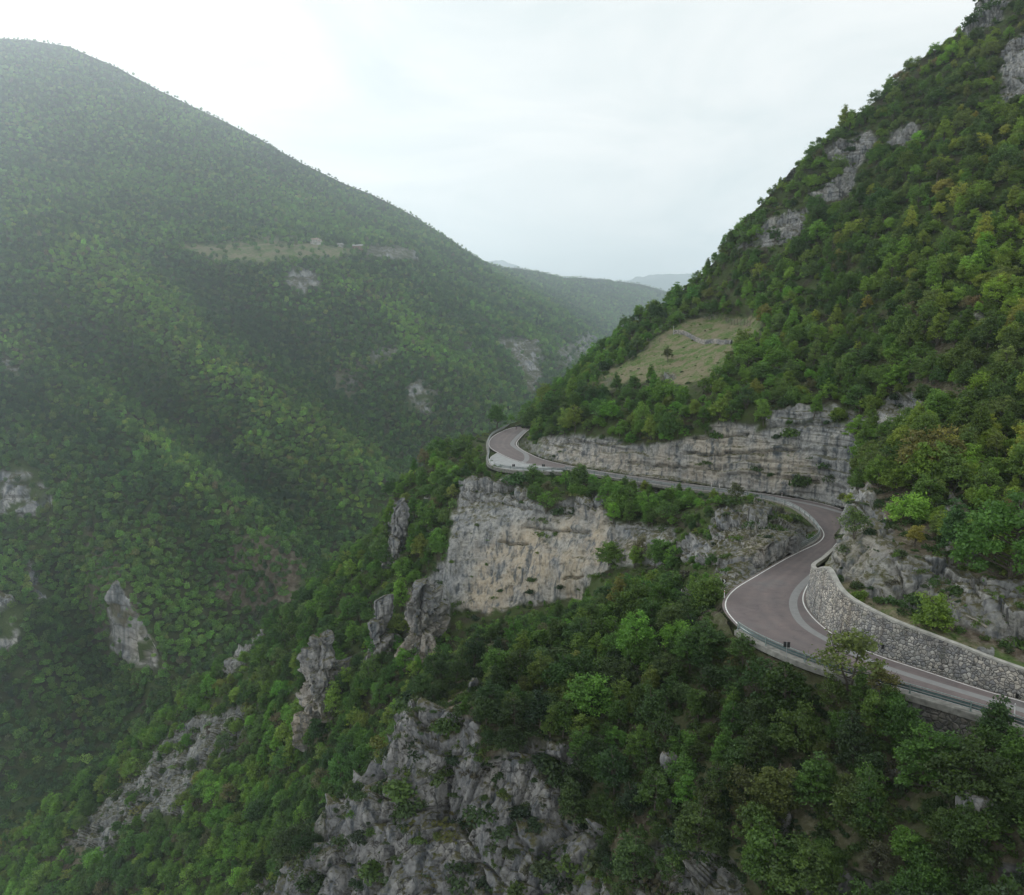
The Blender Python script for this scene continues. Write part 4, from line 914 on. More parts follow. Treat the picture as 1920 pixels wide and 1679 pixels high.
def instancer(name, P, rot, scl, idx, tint, coll, kind_label):
    me = bpy.data.meshes.new(name); me.vertices.add(len(P)); me.vertices.foreach_set('co', P.astype(np.float32).ravel())
    for nm, ty, pr, dat in (('rot', 'FLOAT_VECTOR', 'vector', rot), ('scl', 'FLOAT_VECTOR', 'vector', scl), ('idx', 'INT', 'value', idx), ('tint', 'FLOAT_COLOR', 'color', tint)):
        at = me.attributes.new(nm, ty, 'POINT'); at.data.foreach_set(pr, np.ascontiguousarray(dat, np.int32 if ty == 'INT' else np.float32).ravel())
    o = link(bpy.data.objects.new(name, me)); tag(o, kind_label, kind='stuff')
    ng = bpy.data.node_groups.new(name, 'GeometryNodeTree')
    ng.interface.new_socket('Geometry', in_out='INPUT', socket_type='NodeSocketGeometry'); ng.interface.new_socket('Geometry', in_out='OUTPUT', socket_type='NodeSocketGeometry')
    gi = ng.nodes.new('NodeGroupInput'); go = ng.nodes.new('NodeGroupOutput'); ip = ng.nodes.new('GeometryNodeInstanceOnPoints')
    ci = ng.nodes.new('GeometryNodeCollectionInfo'); ci.inputs['Collection'].default_value = coll; ci.inputs['Separate Children'].default_value = True; ci.inputs['Reset Children'].default_value = True
    ip.inputs['Pick Instance'].default_value = True
    def att(nm, ty):
        a = ng.nodes.new('GeometryNodeInputNamedAttribute'); a.data_type = ty; a.inputs['Name'].default_value = nm; return a.outputs['Attribute']
    ng.links.new(gi.outputs[0], ip.inputs['Points']); ng.links.new(ci.outputs[0], ip.inputs['Instance'])
    ng.links.new(att('idx', 'INT'), ip.inputs['Instance Index']); ng.links.new(att('scl', 'FLOAT_VECTOR'), ip.inputs['Scale'])
    e2 = ng.nodes.new('FunctionNodeEulerToRotation'); ng.links.new(att('rot', 'FLOAT_VECTOR'), e2.inputs[0]); ng.links.new(e2.outputs[0], ip.inputs['Rotation'])
    ng.links.new(ip.outputs[0], go.inputs[0])
    md = o.modifiers.new('scatter', 'NODES'); md.node_group = ng
    return o
GREENS = np.array([(.115, .195, .040), (.072, .132, .034), (.165, .220, .050), (.048, .090, .032), (.180, .190, .055), (.098, .150, .052), (.118, .108, .070), (.130, .235, .045)])
def tints(P, f, w=None):
    """patchy colours: neighbours alike, with odd ones out"""
    a = fbm(P * f + 60, 3); b = fbm(P * f * 2.3 + 130, 3); n = len(P)
    pr = np.stack([1.1 + 2 * a, 1.2 - 2.2 * a, .45 + 1.8 * b, .65 - 2 * a, .12 + .8 * b, .6 + 0 * a, .12 - 1.0 * b, .50 + 1.6 * a], 1); pr = np.clip(pr, .03, None)
    pr = pr ** 1.6 * (np.ones(8) if w is None else w); c = np.cumsum(pr / pr.sum(1)[:, None], 1); k = (rng.random(n)[:, None] > c).sum(1).clip(0, 7)
    t = GREENS[k] * rng.uniform(.8, 1.25, (n, 1)) * (1 + rng.normal(0, .06, (n, 3)))
    return np.c_[np.clip(t, .01, .3), np.ones(n)], k
def scatter(P, Nn, M, U, V, r, allow, seed):
    """one jittered candidate per r-sized cell of the surface (r may vary per vertex)"""
    g = np.random.default_rng(seed); p = P.reshape(-1, 3)
    ok = allow.ravel() > g.random(p.shape[0]) * .0 + 1e-6
    I = np.where(ok)[0]; q = p[I]; rr = (r.ravel()[I] if hasattr(r, 'ravel') and np.size(r) > 1 else np.full(len(I), float(r)))
    lv = np.round(np.log(rr / rr.min()) / math.log(1.12)); rq = rr.min() * 1.12 ** lv
    key = np.floor(q / rq[:, None] + 500).astype(np.int64); hsh = ((key[:, 0] * 4001 + key[:, 1]) * 4001 + key[:, 2]) * 64 + lv.astype(np.int64)
    perm = g.permutation(len(I)); _, first = np.unique(hsh[perm], return_index=True); J = I[perm[first]]
    J = J[allow.ravel()[J] > g.random(len(J))]
    # thin out those that ended too close together
    pj = p[J]; rj = (r.ravel()[J] if np.size(r) > 1 else np.full(len(J), float(r)))
    key = np.floor(pj / (rj[:, None] * 1.0) + 777.5).astype(np.int64); hsh = (key[:, 0] * 4001 + key[:, 1]) * 4001 + key[:, 2]
    _, first = np.unique(hsh, return_index=True); return J[first]
def roadclear(p, lim):
    mid = np.concatenate([LO[::4], LI[::4], .5 * (LO[::4][:len(LI[::4])] + LI[::4][:len(LO[::4])]) if False else LO[::4]])[:, :2]
    d = np.full(len(p), 99.)
    K = np.where(p[:, 1] < 360)[0]
    for s in range(0, len(K), 20000):
        J = K[s:s + 20000]; d[J] = np.sqrt(np.min(((p[J, None, :2] - mid[None]) ** 2).sum(2), 1))
    return d > lim
# near trees: foreground apron
v1top = np.interp(U1, np.array(L1_top)[:, 0], np.array(L1_top)[:, 1])
a1 = (1 - M1[:, 0].reshape(U1.shape)) * (1 - .55 * M1[:, 3].reshape(U1.shape)) * 1.0
a1 = a1 * np.where((U1 > 1362) & (V1 < v1top + 7), 0, 1) * (V1 >= v1top - 2)
hid = polymask(U1.ravel(), V1.ravel(), [(1690, 1330), (1800, 1350), (1910, 1400), (1905, 1470), (1780, 1440), (1700, 1400)], 4).reshape(U1.shape); a1 = a1 * (1 - .93 * hid)
a1 = a1 * (1 - polymask(U1.ravel(), V1.ravel(), [(830, 1290), (880, 1275), (930, 1310), (900, 1350), (835, 1330)], 4).reshape(U1.shape))
J1 = scatter(P1, N1, M1, U1, V1, 2.75, a1, 1)
# hillside
v2top = np.interp(U2, np.array(L2_top)[:, 0], np.array(L2_top)[:, 1])
a2 = (1 - M2[:, 0].reshape(U2.shape)) * (1 - .97 * M2[:, 2].reshape(U2.shape)) * (1 - .55 * M2[:, 3].reshape(U2.shape))
rp2 = road_poly(2.6, 2.2)
a2 = a2 * (1 - polymask(U2.ravel(), V2.ravel(), rp2, 2).reshape(U2.shape)) * (1 - polymask(U2.ravel(), V2.ravel(), LAY_px, 6).reshape(U2.shape)) * (1 - polymask(U2.ravel(), V2.ravel(), WALLPOLY, 6).reshape(U2.shape))
v1at2 = np.interp(U2, np.array(L1_top)[:, 0], np.array(L1_top)[:, 1], left=9999)
a2 = a2 * (V2 < v1at2 + 70) * (V2 < 1800)
a2 = a2 * (1 - np.where(V2 < 520, .90, 0) * np.maximum.reduce([paint(U2, V2 - q_, P2, ROCK2, 4, .25, 0)[:, 0] for q_ in (7, 15, 23)]).reshape(U2.shape))
a2 = a2 * (1 - .9 * np.maximum(paint(U2, V2 - 20, P2, ROCK2, 4, .25, 2)[:, 2], paint(U2, V2 - 9, P2, ROCK2, 4, .25, 2)[:, 2]).reshape(U2.shape) * (V2 < 800))
a2 = a2 * (1 - .6 * (V2 > 1290) * (U2 < 540) * np.maximum.reduce([paint(U2, V2 - q_, P2, ROCK2, 6, .2, 0)[:, 0] for q_ in (12, 26)]).reshape(U2.shape))
SCAR = [[(1560, 1000), (1600, 930), (1640, 900), (1690, 960), (1760, 1050), (1920, 1080), (2140, 1090), (2140, 1330), (1920, 1266), (1700, 1180), (1560, 1105), (1540, 1060)]]
for q_ in SCAR: a2 = a2 * (1 - .985 * polymask(U2.ravel(), V2.ravel(), q_, 8).reshape(U2.shape))
r2 = np.clip(2.7 + (P2[:, :, 1] - 110) * .006, 2.7, 4.1)
J2 = scatter(P2, N2, M2, U2, V2, r2, a2, 2)
def pick(J, P, U, V, vt, s0, s1, clear):
    p = P.reshape(-1, 3)[J]; k = roadclear(p, clear) | (p[:, 2] > 4) | (p[:, 2] < -9)
    J = J[k]; return J, P.reshape(-1, 3)[J]
J1, p1 = pick(J1, P1, U1, V1, 0, .7, 1.2, 3.6); J2, p2 = pick(J2, P2, U2, V2, 0, .7, 1.2, 3.6)
s1 = rng.choice([.5, .7, .9, 1.1], len(J1), p=[.25, .35, .28, .12]) * rng.uniform(.85, 1.1, len(J1)); s2 = rng.choice([.5, .75, .95, 1.2], len(J2), p=[.22, .33, .3, .15]) * rng.uniform(.85, 1.15, len(J2))
# young growth close to the road stays low enough not to hide it
dz1 = p1[:, 2]; uu1, vv1 = proj(p1); lim = np.interp(uu1, [q[0] for q in L1_top], [q[1] for q in L1_top])
room = (vv1 - lim) / FPX * p1[:, 1] / np.cos(R(20)) + 1.3
s1 = np.where(uu1 > 1365, np.minimum(s1, np.clip(room / 6.3, .22, 2)), s1)
uu2, vv2 = proj(p2)
# ground just below the upper road leg
EOu, EOv = proj(offset(LO, 1.4)); 
kk2 = (p2[:, 2] < .5) & (uu2 > 900) & (uu2 < 1500) & (vv2 < 1010)
lim2 = np.array([EOv[np.argmin(np.abs(EOu - a) + (EOv > 960) * 500)] for a in uu2])
lim2 = np.where((uu2 > 905) & (uu2 < 1062), np.maximum(lim2, 887), lim2)
room2 = (vv2 - lim2) / FPX * p2[:, 1] + 1.1
s2 = np.where(kk2, np.minimum(s2, np.clip(room2 / 6.3, .18, 2)), s2)
nearhp = polymask(uu2, vv2, [(880, 800), (925, 790), (925, 890), (890, 905), (870, 860)], 8); s2 = s2 * (1 - .45 * nearhp)
TOPL = [(835, 1235), (900, 1172), (960, 1150), (1000, 1140), (1090, 1118), (1150, 1078), (1250, 1062), (1300, 1112)]
def toplim(s_, p_, u_, v_):
    tl = np.interp(u_, [q[0] for q in TOPL], [q[1] for q in TOPL]); r_ = np.clip((v_ - tl) / FPX * p_[:, 1] / 6.4, .2, 3)
    return np.where((u_ > 835) & (u_ < 1300) & (v_ > 1075) & (v_ < 1300), np.minimum(s_, r_), s_)
s1 = np.where((uu1 > 1285) & (uu1 < 1372) & (vv1 < 1240), np.minimum(s1, np.clip((vv1 - 1142) / FPX * p1[:, 1] / 6.4, .2, 2)), s1)
s2 = toplim(s2, p2, uu2, vv2); s1 = toplim(s1, p1, uu1, vv1)
nearcrest = (uu2 > 1300) & (vv2 < np.interp(uu2, np.array(L2_top)[:, 0], np.array(L2_top)[:, 1]) + 12); s2 = np.where(nearcrest, np.minimum(s2, .62), s2)
onprom = polymask(uu2, vv2, [(1325, 925), (1500, 930), (1530, 1010), (1360, 1130), (1270, 1130), (1260, 1000)], 5) > .5
s2 = np.where(onprom, s2 * .35, s2)
allp = np.concatenate([p1, p2]); alls = np.concatenate([s1, s2]); lay_id = np.r_[np.zeros(len(p1)), np.ones(len(p2))]
# some special trees traced singly: (pixel, depth, variant, scale, tint)
ua_, va_ = proj(allp); tint, kcol = tints(allp, .018)
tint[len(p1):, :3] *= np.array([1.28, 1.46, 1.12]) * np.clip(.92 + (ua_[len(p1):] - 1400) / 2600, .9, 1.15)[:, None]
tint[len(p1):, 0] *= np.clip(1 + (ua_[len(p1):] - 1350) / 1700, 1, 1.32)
tint[:len(p1), :3] *= np.interp(va_[:len(p1)], [1150, 1300, 1450], [1.45, 1.0, .82])[:, None] * np.array([.64, .72, .58]) * rng.uniform(.65, 1.3, (len(p1), 1))  # foreground crowns darken down the view: vignette shading painted into the tint
vid = rng.integers(0, 8, len(allp)); vid = np.where((kcol == 6), 6, vid)
ua, va = proj(allp)
inside = (ua > 5) & (ua < 1915) & (va > 10) & (va < 1700)
hiddenlow = (lay_id == 1) & (va > np.interp(ua, np.array(L1_top)[:, 0], np.array(L1_top)[:, 1], left=9999) + 5)
score = np.where(inside & ~hiddenlow, alls / allp[:, 1], 0)
order = np.argsort(-score); single = np.zeros(len(allp), bool); single[order[:285]] = True
print('near trees', len(p1), len(p2), 'singles', single.sum())
rot = np.stack([rng.normal(0, .06, len(allp)), rng.normal(0, .06, len(allp)), rng.uniform(0, 6.28, len(allp))], 1)
scl = alls[:, None] * np.stack([rng.uniform(.85, 1.15, len(allp)), rng.uniform(.85, 1.15, len(allp)), rng.uniform(.85, 1.15, len(allp))], 1)
k = ~single
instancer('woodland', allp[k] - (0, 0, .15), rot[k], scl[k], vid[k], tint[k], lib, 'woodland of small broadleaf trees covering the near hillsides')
COLN = ['bright green', 'deep green', 'fresh light green', 'very dark green', 'yellow green', 'dull green', 'brownish, thinly leaved', 'vivid green']
SHP = ['broad domed', 'tall oval', 'wide flat-topped', 'open sparse', 'many-stemmed bushy', 'narrow upright', 'thin see-through', 'low rounded']
def where(u, v):
    marks = [((1472, 1207), 'the road marker panel of the near bend'), ((1590, 1250), 'the guard rail in front of the near bend'), ((1800, 1335), 'the old wall under the near road'), ((1365, 1150), 'the outer edge of the near bend'),
             ((830, 1320), 'the top of the foreground crag'), ((1000, 1400), 'the right edge of the foreground crag'), ((1080, 1560), 'the foot of the foreground crag'), ((1000, 1140), 'the foot of the big pale cliff'), ((1230, 1060), 'the right end of the big pale cliff'),
             ((1310, 1127), 'the fallen chevron sign'), ((1255, 1450), 'the grey boulder on the dark slope'), ((1685, 1460), 'the small white boulder on the slope'), ((1825, 1520), 'the round grey boulder low on the slope'), ((1470, 1555), 'the upright pale rock'),
             ((1600, 1640), 'the rock slabs at the bottom edge'), ((1350, 1640), 'the broken rocks beside the crag'), ((1850, 960), 'the bare scree strip'), ((1700, 1000), 'the rocky nose by the bend'), ((1690, 760), 'the blue grey ledge over the road'), ((1830, 615), 'the high rock patch on the right'),
             ((1500, 770), 'the top of the tall roadside cliff'), ((1200, 800), 'the left part of the roadside cliff'), ((1250, 660), 'the grassy clearing'), ((920, 790), 'the far hairpin'), ((745, 990), 'the left rock spire'), ((600, 1270), 'the lone rock pillar'), ((700, 1440), 'the left edge of the foreground crag'),
             ((1880, 1150), 'the slope over the long stone wall'), ((1320, 950), 'the rocky promontory inside the bend'), ((1800, 800), 'the steep wooded slope on the right'), ((1850, 400), 'the upper right wooded slope')]
    d = [math.hypot(u - a, v - b) for (a, b), _ in marks]; i = int(np.argmin(d)); (a, b), nm = marks[i]
    if d[i] < 28: side = 'right at'
    elif abs(u - a) > abs(v - b): side = 'right of' if u > a else 'left of'
    else: side = 'below' if v > b else 'above'
    far = '' if d[i] < 80 else ('well ' if side != 'right at' else '')
    return far + side + ' ' + nm
used = {}
def single_tree(p, sc, rz, vi, ti, label, group='trees on the near slopes', name='deciduous_tree', cat='tree'):
    root = thing(name, label, cat, tuple(map(float, p - np.array([0, 0, .15]))), float(rz[2]), group)
    root.rotation_euler = tuple(map(float, rz)); root.scale = tuple(map(float, sc))
    t_ = link(bpy.data.objects.new('trunk', TR_ME[vi])); t_.parent = root
    c_ = link(bpy.data.objects.new('crown', CR_ME[vi])); c_.parent = root
    for q in (t_, c_): q['tint'] = [float(x) for x in ti]
    return root
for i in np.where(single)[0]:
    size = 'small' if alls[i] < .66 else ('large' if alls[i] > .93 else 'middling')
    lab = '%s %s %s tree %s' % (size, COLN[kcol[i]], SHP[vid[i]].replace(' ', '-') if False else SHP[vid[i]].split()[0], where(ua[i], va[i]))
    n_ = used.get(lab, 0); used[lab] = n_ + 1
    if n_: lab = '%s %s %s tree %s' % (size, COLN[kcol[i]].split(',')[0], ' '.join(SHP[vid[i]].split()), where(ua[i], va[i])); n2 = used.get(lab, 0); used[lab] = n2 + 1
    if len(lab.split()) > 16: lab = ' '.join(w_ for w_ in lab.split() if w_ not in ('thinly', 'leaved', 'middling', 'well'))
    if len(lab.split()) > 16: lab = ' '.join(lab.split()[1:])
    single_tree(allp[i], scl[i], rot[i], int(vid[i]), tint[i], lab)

# low bushes and ground growth between the trees and on the rocks
def shrub_data(seed, n=420, r=.9, leaf=.13, brown=False):
    g = np.random.default_rng(seed); d = g.normal(size=(n, 3)); d /= np.linalg.norm(d, axis=1)[:, None]; d[:, 2] = np.abs(d[:, 2])
    k = g.integers(0, 7, n); cc = g.normal(size=(7, 3)) * (.45, .45, .12) * r; c = cc[k] + d * (g.random(n) ** .5 * r * .6)[:, None] * (1, 1, .8) + (0, 0, .05)
    nrm = g.normal(size=(n, 3)) + d + (0, 0, .6); nrm /= np.linalg.norm(nrm, axis=1)[:, None]; a = np.cross(nrm, g.normal(size=(n, 3))); a /= np.linalg.norm(a, axis=1)[:, None]; b = np.cross(nrm, a)
    s = (g.uniform(.6, 1.3, n) * leaf)[:, None]; V = np.stack([c - a * s, c - b * s * .6, c + a * s, c + b * s * .6], 1).reshape(-1, 3)
    return V, np.arange(n * 4).reshape(-1, 4), np.clip(g.normal(.5, .2, n), 0, 1)
lib2 = bpy.data.collections.new('bush_kinds')
for i in range(5):
    V, F, tn = shrub_data(300 + i, n=(420, 300, 500, 200, 350)[i]); me = mk_mesh('bush_%d' % i, V, F, M_leaf, tone=tn); o = bpy.data.objects.new('bush_%02d' % i, me); lib2.objects.link(o)
def bushes(P, Nn, M, U, V, top, r, seed, rockd, cut):
    A = np.full(U.shape, 1.0) * (1 - (1 - rockd) * M[:, 0].reshape(U.shape)) * (V > top - 3) * (V < 1760)
    A = A * cut
    J = scatter(P, Nn, M, U, V, r, A, seed); p = P.reshape(-1, 3)[J]; k = roadclear(p, 1.9) | (p[:, 2] > 3) | (p[:, 2] < -3)
    return J[k], p[k]
cut1 = np.where((U1 > 1362) & (V1 < v1top + 3), 0, 1) * (1 - .75 * hid)
Jb1, pb1 = bushes(P1, N1, M1, U1, V1, v1top, 1.1, 5, .17, cut1)
c2 = (1 - polymask(U2.ravel(), V2.ravel(), road_poly(1.6, 1.4), 1.0)) * (1 - polymask(U2.ravel(), V2.ravel(), LAY_px, 4)) * (1 - polymask(U2.ravel(), V2.ravel(), WALLPOLY, 2.5)); c2 = c2.reshape(U2.shape) * (V2 < v1at2 + 60) * (1 - .75 * M2[:, 2].reshape(U2.shape))
c2 = c2 * (1 - .25 * polymask(U2.ravel(), V2.ravel(), SCAR[0], 5).reshape(U2.shape))
for q_ in SMOOTH: c2 = c2 * (1 - .72 * polymask(U2.ravel(), V2.ravel(), q_, 8).reshape(U2.shape))
Jb2, pb2 = bushes(P2, N2, M2, U2, V2, v2top, np.clip(1.5 + (P2[:, :, 1] - 110) * .008, 1.5, 3.6), 6, .16, c2)
pb = np.concatenate([pb1, pb2]); tb, kb = tints(pb, .05, np.array([1, 1.3, .7, 1.2, .9, 1.2, 2.2, .5])); nb = len(pb)
onrock = np.r_[M1[Jb1, 0], M2[Jb2, 0]]; sb = rng.uniform(.5, 1.5, nb) ** 1.2 * np.where(onrock > .5, rng.choice([.55, 1.0, 2.0], nb, p=[.5, .32, .18]), 1.0) * np.clip(.9 + (pb[:, 1] - 110) * .003, .8, 1.5)
gm = np.r_[M1[Jb1, 2], M2[Jb2, 2]]; sb = np.where(gm > .4, sb * .35, sb)
lowroad = (np.abs(pb[:, 2]) < 2.5) & ~roadclear(pb, 3.4); sb = np.where(lowroad, sb * np.where(pb[:, 2] < -.7, .75, .4), sb); tb[:len(pb1), :3] *= .72
instancer('undergrowth', pb - (0, 0, .12), np.stack([rng.normal(0, .12, nb), rng.normal(0, .12, nb), rng.uniform(0, 6.28, nb)], 1), sb[:, None] * rng.uniform(.8, 1.2, (nb, 3)), rng.integers(0, 5, nb), tb * np.array([.8, .8, .8, 1]), lib2, 'low bushes and scrub between the trees and on rock ledges')
print('bushes', nb)

# forest across the gorge
def far_tree(seed, n=150, h=8., w=7., leaf=.75):
    g = np.random.default_rng(seed); d = g.normal(size=(n, 3)); d /= np.linalg.norm(d, axis=1)[:, None]; d[:, 2] = d[:, 2] * .7 + .3
    lo = g.normal(size=(4, 3)); r = (.45 + .6 * g.random(n) ** .6) * (1 + .22 * np.sin(d @ lo.T * 3.5).sum(1) / 2)
    c = d * r[:, None] * (w / 2, w / 2, h * .42) + (0, 0, h * .5)
    nrm = d + g.normal(size=(n, 3)) * .6 + (0, 0, .4); nrm /= np.linalg.norm(nrm, axis=1)[:, None]; a = np.cross(nrm, g.normal(size=(n, 3))); a /= np.linalg.norm(a, axis=1)[:, None]; b = np.cross(nrm, a)
    s = (g.uniform(.6, 1.3, n) * leaf)[:, None]; V = np.stack([c - a * s, c - b * s * .75, c + a * s, c + b * s * .75], 1).reshape(-1, 3)
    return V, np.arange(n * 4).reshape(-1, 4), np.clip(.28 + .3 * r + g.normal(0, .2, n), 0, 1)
lib3 = bpy.data.collections.new('far_tree_kinds')
for i in range(6):
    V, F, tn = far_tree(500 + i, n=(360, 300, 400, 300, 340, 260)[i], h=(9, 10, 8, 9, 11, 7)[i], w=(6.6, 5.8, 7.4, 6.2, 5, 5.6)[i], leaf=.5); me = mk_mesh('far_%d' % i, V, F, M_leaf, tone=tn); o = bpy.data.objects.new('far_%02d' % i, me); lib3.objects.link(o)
v3top = np.interp(U3, np.array(L3_top)[:, 0], np.array(L3_top)[:, 1])
A3 = (1 - .96 * M3[:, 0].reshape(U3.shape)) * (1 - .9 * M3[:, 2].reshape(U3.shape)) * (1 - .5 * M3[:, 3].reshape(U3.shape))
v2at3 = np.interp(U3, np.array(L2_top)[:, 0], np.array(L2_top)[:, 1]); A3 = A3 * (V3 < v2at3 + 60) * (1 - .85 * np.maximum(paint(U3, V3 - 4, P3, ROCK3, 5.0, .05, 2)[:, 2], paint(U3, V3 - 8, P3, ROCK3, 5.0, .05, 2)[:, 2]).reshape(U3.shape)); A3 = A3 * (1 - .95 * np.maximum(paint(U3, V3 - 9, P3, ROCK3, 5.0, .05, 0)[:, 0], paint(U3, V3 - 5, P3, ROCK3, 5.0, .05, 0)[:, 0]).reshape(U3.shape))
r3 = np.clip(3.6 + (P3[:, :, 1] - 450) * .0019, 3.6, 7.5)
J3 = scatter(P3, N3, M3, U3, V3, r3, A3, 9); p3 = P3.reshape(-1, 3)[J3]
# the terrain grid is coarse far away: jitter inside the cell so that no rows show
rj = r3.ravel()[J3]; p3 = p3 + rng.uniform(-.35, .35, (len(p3), 3)) * rj[:, None] * (1, 1, .1)
n3 = len(p3); u3_, v3_ = proj(p3); t3, k3 = tints(p3, .0045)
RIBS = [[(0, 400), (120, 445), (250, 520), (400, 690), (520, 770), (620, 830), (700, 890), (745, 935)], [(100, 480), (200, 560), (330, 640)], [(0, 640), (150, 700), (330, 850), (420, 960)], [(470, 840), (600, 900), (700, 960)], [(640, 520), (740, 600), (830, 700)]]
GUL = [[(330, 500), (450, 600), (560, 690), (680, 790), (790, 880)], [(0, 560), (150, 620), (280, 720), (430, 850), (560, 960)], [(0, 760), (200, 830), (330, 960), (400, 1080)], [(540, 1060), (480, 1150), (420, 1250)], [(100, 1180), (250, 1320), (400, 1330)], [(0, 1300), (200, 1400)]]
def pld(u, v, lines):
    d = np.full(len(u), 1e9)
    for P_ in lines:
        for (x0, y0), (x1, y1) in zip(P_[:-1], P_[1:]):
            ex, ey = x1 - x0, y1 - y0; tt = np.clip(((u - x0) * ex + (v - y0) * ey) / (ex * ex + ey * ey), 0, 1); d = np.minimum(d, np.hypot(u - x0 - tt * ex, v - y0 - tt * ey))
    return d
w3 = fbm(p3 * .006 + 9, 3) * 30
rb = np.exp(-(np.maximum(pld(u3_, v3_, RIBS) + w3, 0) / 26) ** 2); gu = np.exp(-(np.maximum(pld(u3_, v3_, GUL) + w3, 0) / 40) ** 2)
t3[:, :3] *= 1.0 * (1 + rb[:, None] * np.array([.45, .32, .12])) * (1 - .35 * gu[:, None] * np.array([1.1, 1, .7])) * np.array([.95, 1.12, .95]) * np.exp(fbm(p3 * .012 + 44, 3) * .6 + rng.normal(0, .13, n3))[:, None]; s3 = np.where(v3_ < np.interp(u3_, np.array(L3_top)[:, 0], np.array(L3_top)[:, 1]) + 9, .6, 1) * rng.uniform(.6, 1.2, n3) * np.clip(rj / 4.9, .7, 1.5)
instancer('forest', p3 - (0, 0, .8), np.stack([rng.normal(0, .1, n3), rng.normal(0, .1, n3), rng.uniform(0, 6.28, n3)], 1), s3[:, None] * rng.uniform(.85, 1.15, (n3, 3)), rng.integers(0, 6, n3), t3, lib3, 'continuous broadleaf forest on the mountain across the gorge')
print('far trees', n3)

# ------------------------------------------------------------------ haze in the valley air
hz = MB().box((0, 5400, 230), (15000, 12400, 1500)); 
HB = (-7500, 7500, -60, 12200, -480, 860)
V = [(x, y, z) for x in HB[:2] for y in HB[2:4] for z in HB[4:]]
m = bpy.data.materials.new('haze'); m.use_nodes = True; t = m.node_tree; t.nodes.clear(); o_ = N(t, 'ShaderNodeOutputMaterial'); pv = N(t, 'ShaderNodeVolumePrincipled')
pv.inputs['Color'].default_value = (.78, .89, .97, 1); pv.inputs['Density'].default_value = .00016; pv.inputs['Anisotropy'].default_value = .66
L(t, pv.outputs[0], o_.inputs['Volume'])
hzo = mesh_obj('haze', V, [(0, 1, 3, 2), (4, 6, 7, 5), (0, 4, 5, 1), (2, 3, 7, 6), (0, 2, 6, 4), (1, 5, 7, 3)], m); tag(hzo, 'thin pale haze filling the valley', kind='stuff')

# ------------------------------------------------------------------ single things
UVL = {}
def ground_at(L_, u, v):
    """the surface point of a terrain layer seen in a pixel of the photograph"""
    P = (P1, P2, P3)[L_ - 1].reshape(-1, 3)
    if L_ not in UVL: UVL[L_] = proj(P)
    a, b = UVL[L_]; return P[int(np.argmin((a - u) ** 2 + (b - v) ** 2))].copy()
TRACED = [ # layer, foot pixel, variant, height m, width factor, tint, label
    (1, (1592, 1296), 6, 8.4, 1.15, (.13, .17, .045), 'open thin tree with dark forked trunk standing in front of the near road'),
    (1, (1655, 1312), 6, 4.2, 1.2, (.15, .15, .045), 'small thin yellowish tree leaning over the guard rail'),
    (1, (1862, 1420), 5, 7.4, 1.1, (.055, .11, .03), 'pointed dark green tree reaching over the concrete edge at the near road'),
    (1, (1322, 1238), 0, 5.8, 1.2, (.06, .12, .028), 'dense tree covering the outer edge of the near bend'),
    (1, (1392, 1252), 3, 5.2, 1.15, (.075, .14, .03), 'small tree leaning against the edge where the near guard rail begins'),
    (1, (1258, 1196), 1, 6.2, 1.2, (.085, .13, .035), 'light oval tree left of the near bend beside the low chevron board'),
    (2, (1600, 1012), 6, 5.5, 1.1, (.11, .17, .05), 'wispy young tree hanging over the road at the tip of the rocky nose'),
    (2, (1085, 925), 1, 9.5, 1.0, (.10, .18, .045), 'tall pale green tree hiding a piece of the upper road leg'),
    (2, (1000, 912), 0, 6.5, 1.0, (.10, .19, .04), 'round bright tree under the far lay-by'),
    (1, (1110, 1335), 2, 5.6, 1.25, (.12, .26, .04), 'brilliant green bushy tree above the foreground crag'),
    (2, (1892, 1085), 8, 13.5, 1.0, (.09, .20, .035), 'big vivid green tree on the slope over the long stone wall'),
    (2, (1790, 1045), 5, 9, .95, (.075, .16, .05), 'leaning plume-like green tree above the rocky nose'),
    (2, (1745, 900), 2, 9, 1.1, (.19, .18, .05), 'wide olive yellow tree above the rocky nose'),
    (2, (1640, 900), 6, 6, 1.2, (.12, .17, .05), 'thin light tree at the top of the rocky nose'),
    (2, (1378, 945), 6, 5.5, .9, (.10, .12, .05), 'thin bare-looking tree on top of the rocky promontory'),
    (2, (930, 800), 1, 13, 1.1, (.085, .18, .04), 'round green tree behind the far hairpin'),
    (2, (866, 862), 0, 8, 1.1, (.085, .155, .04), 'dense tree left of the far lay-by'),
    (2, (1000, 815), 4, 13, 1.0, (.09, .165, .04), 'bushy tree on the inside of the far hairpin'),
    (2, (1253, 680), 3, 6.2, 1.0, (.10, .11, .04), 'lone little tree with bare trunk on the grassy clearing'),
    (2, (1035, 790), 0, 11, 1.1, (.07, .14, .035), 'round tree over the left end of the roadside cliff')]
for (ly, (u_, v_), vi, hh_, wf, ti, lb) in TRACED:
    g_ = ground_at(ly, u_, v_); sc = hh_ / VAR[vi]['h']
    single_tree(g_, (sc * wf, sc * wf, sc), (0, 0, random.uniform(0, 6.28)), vi, (*ti, 1), lb)

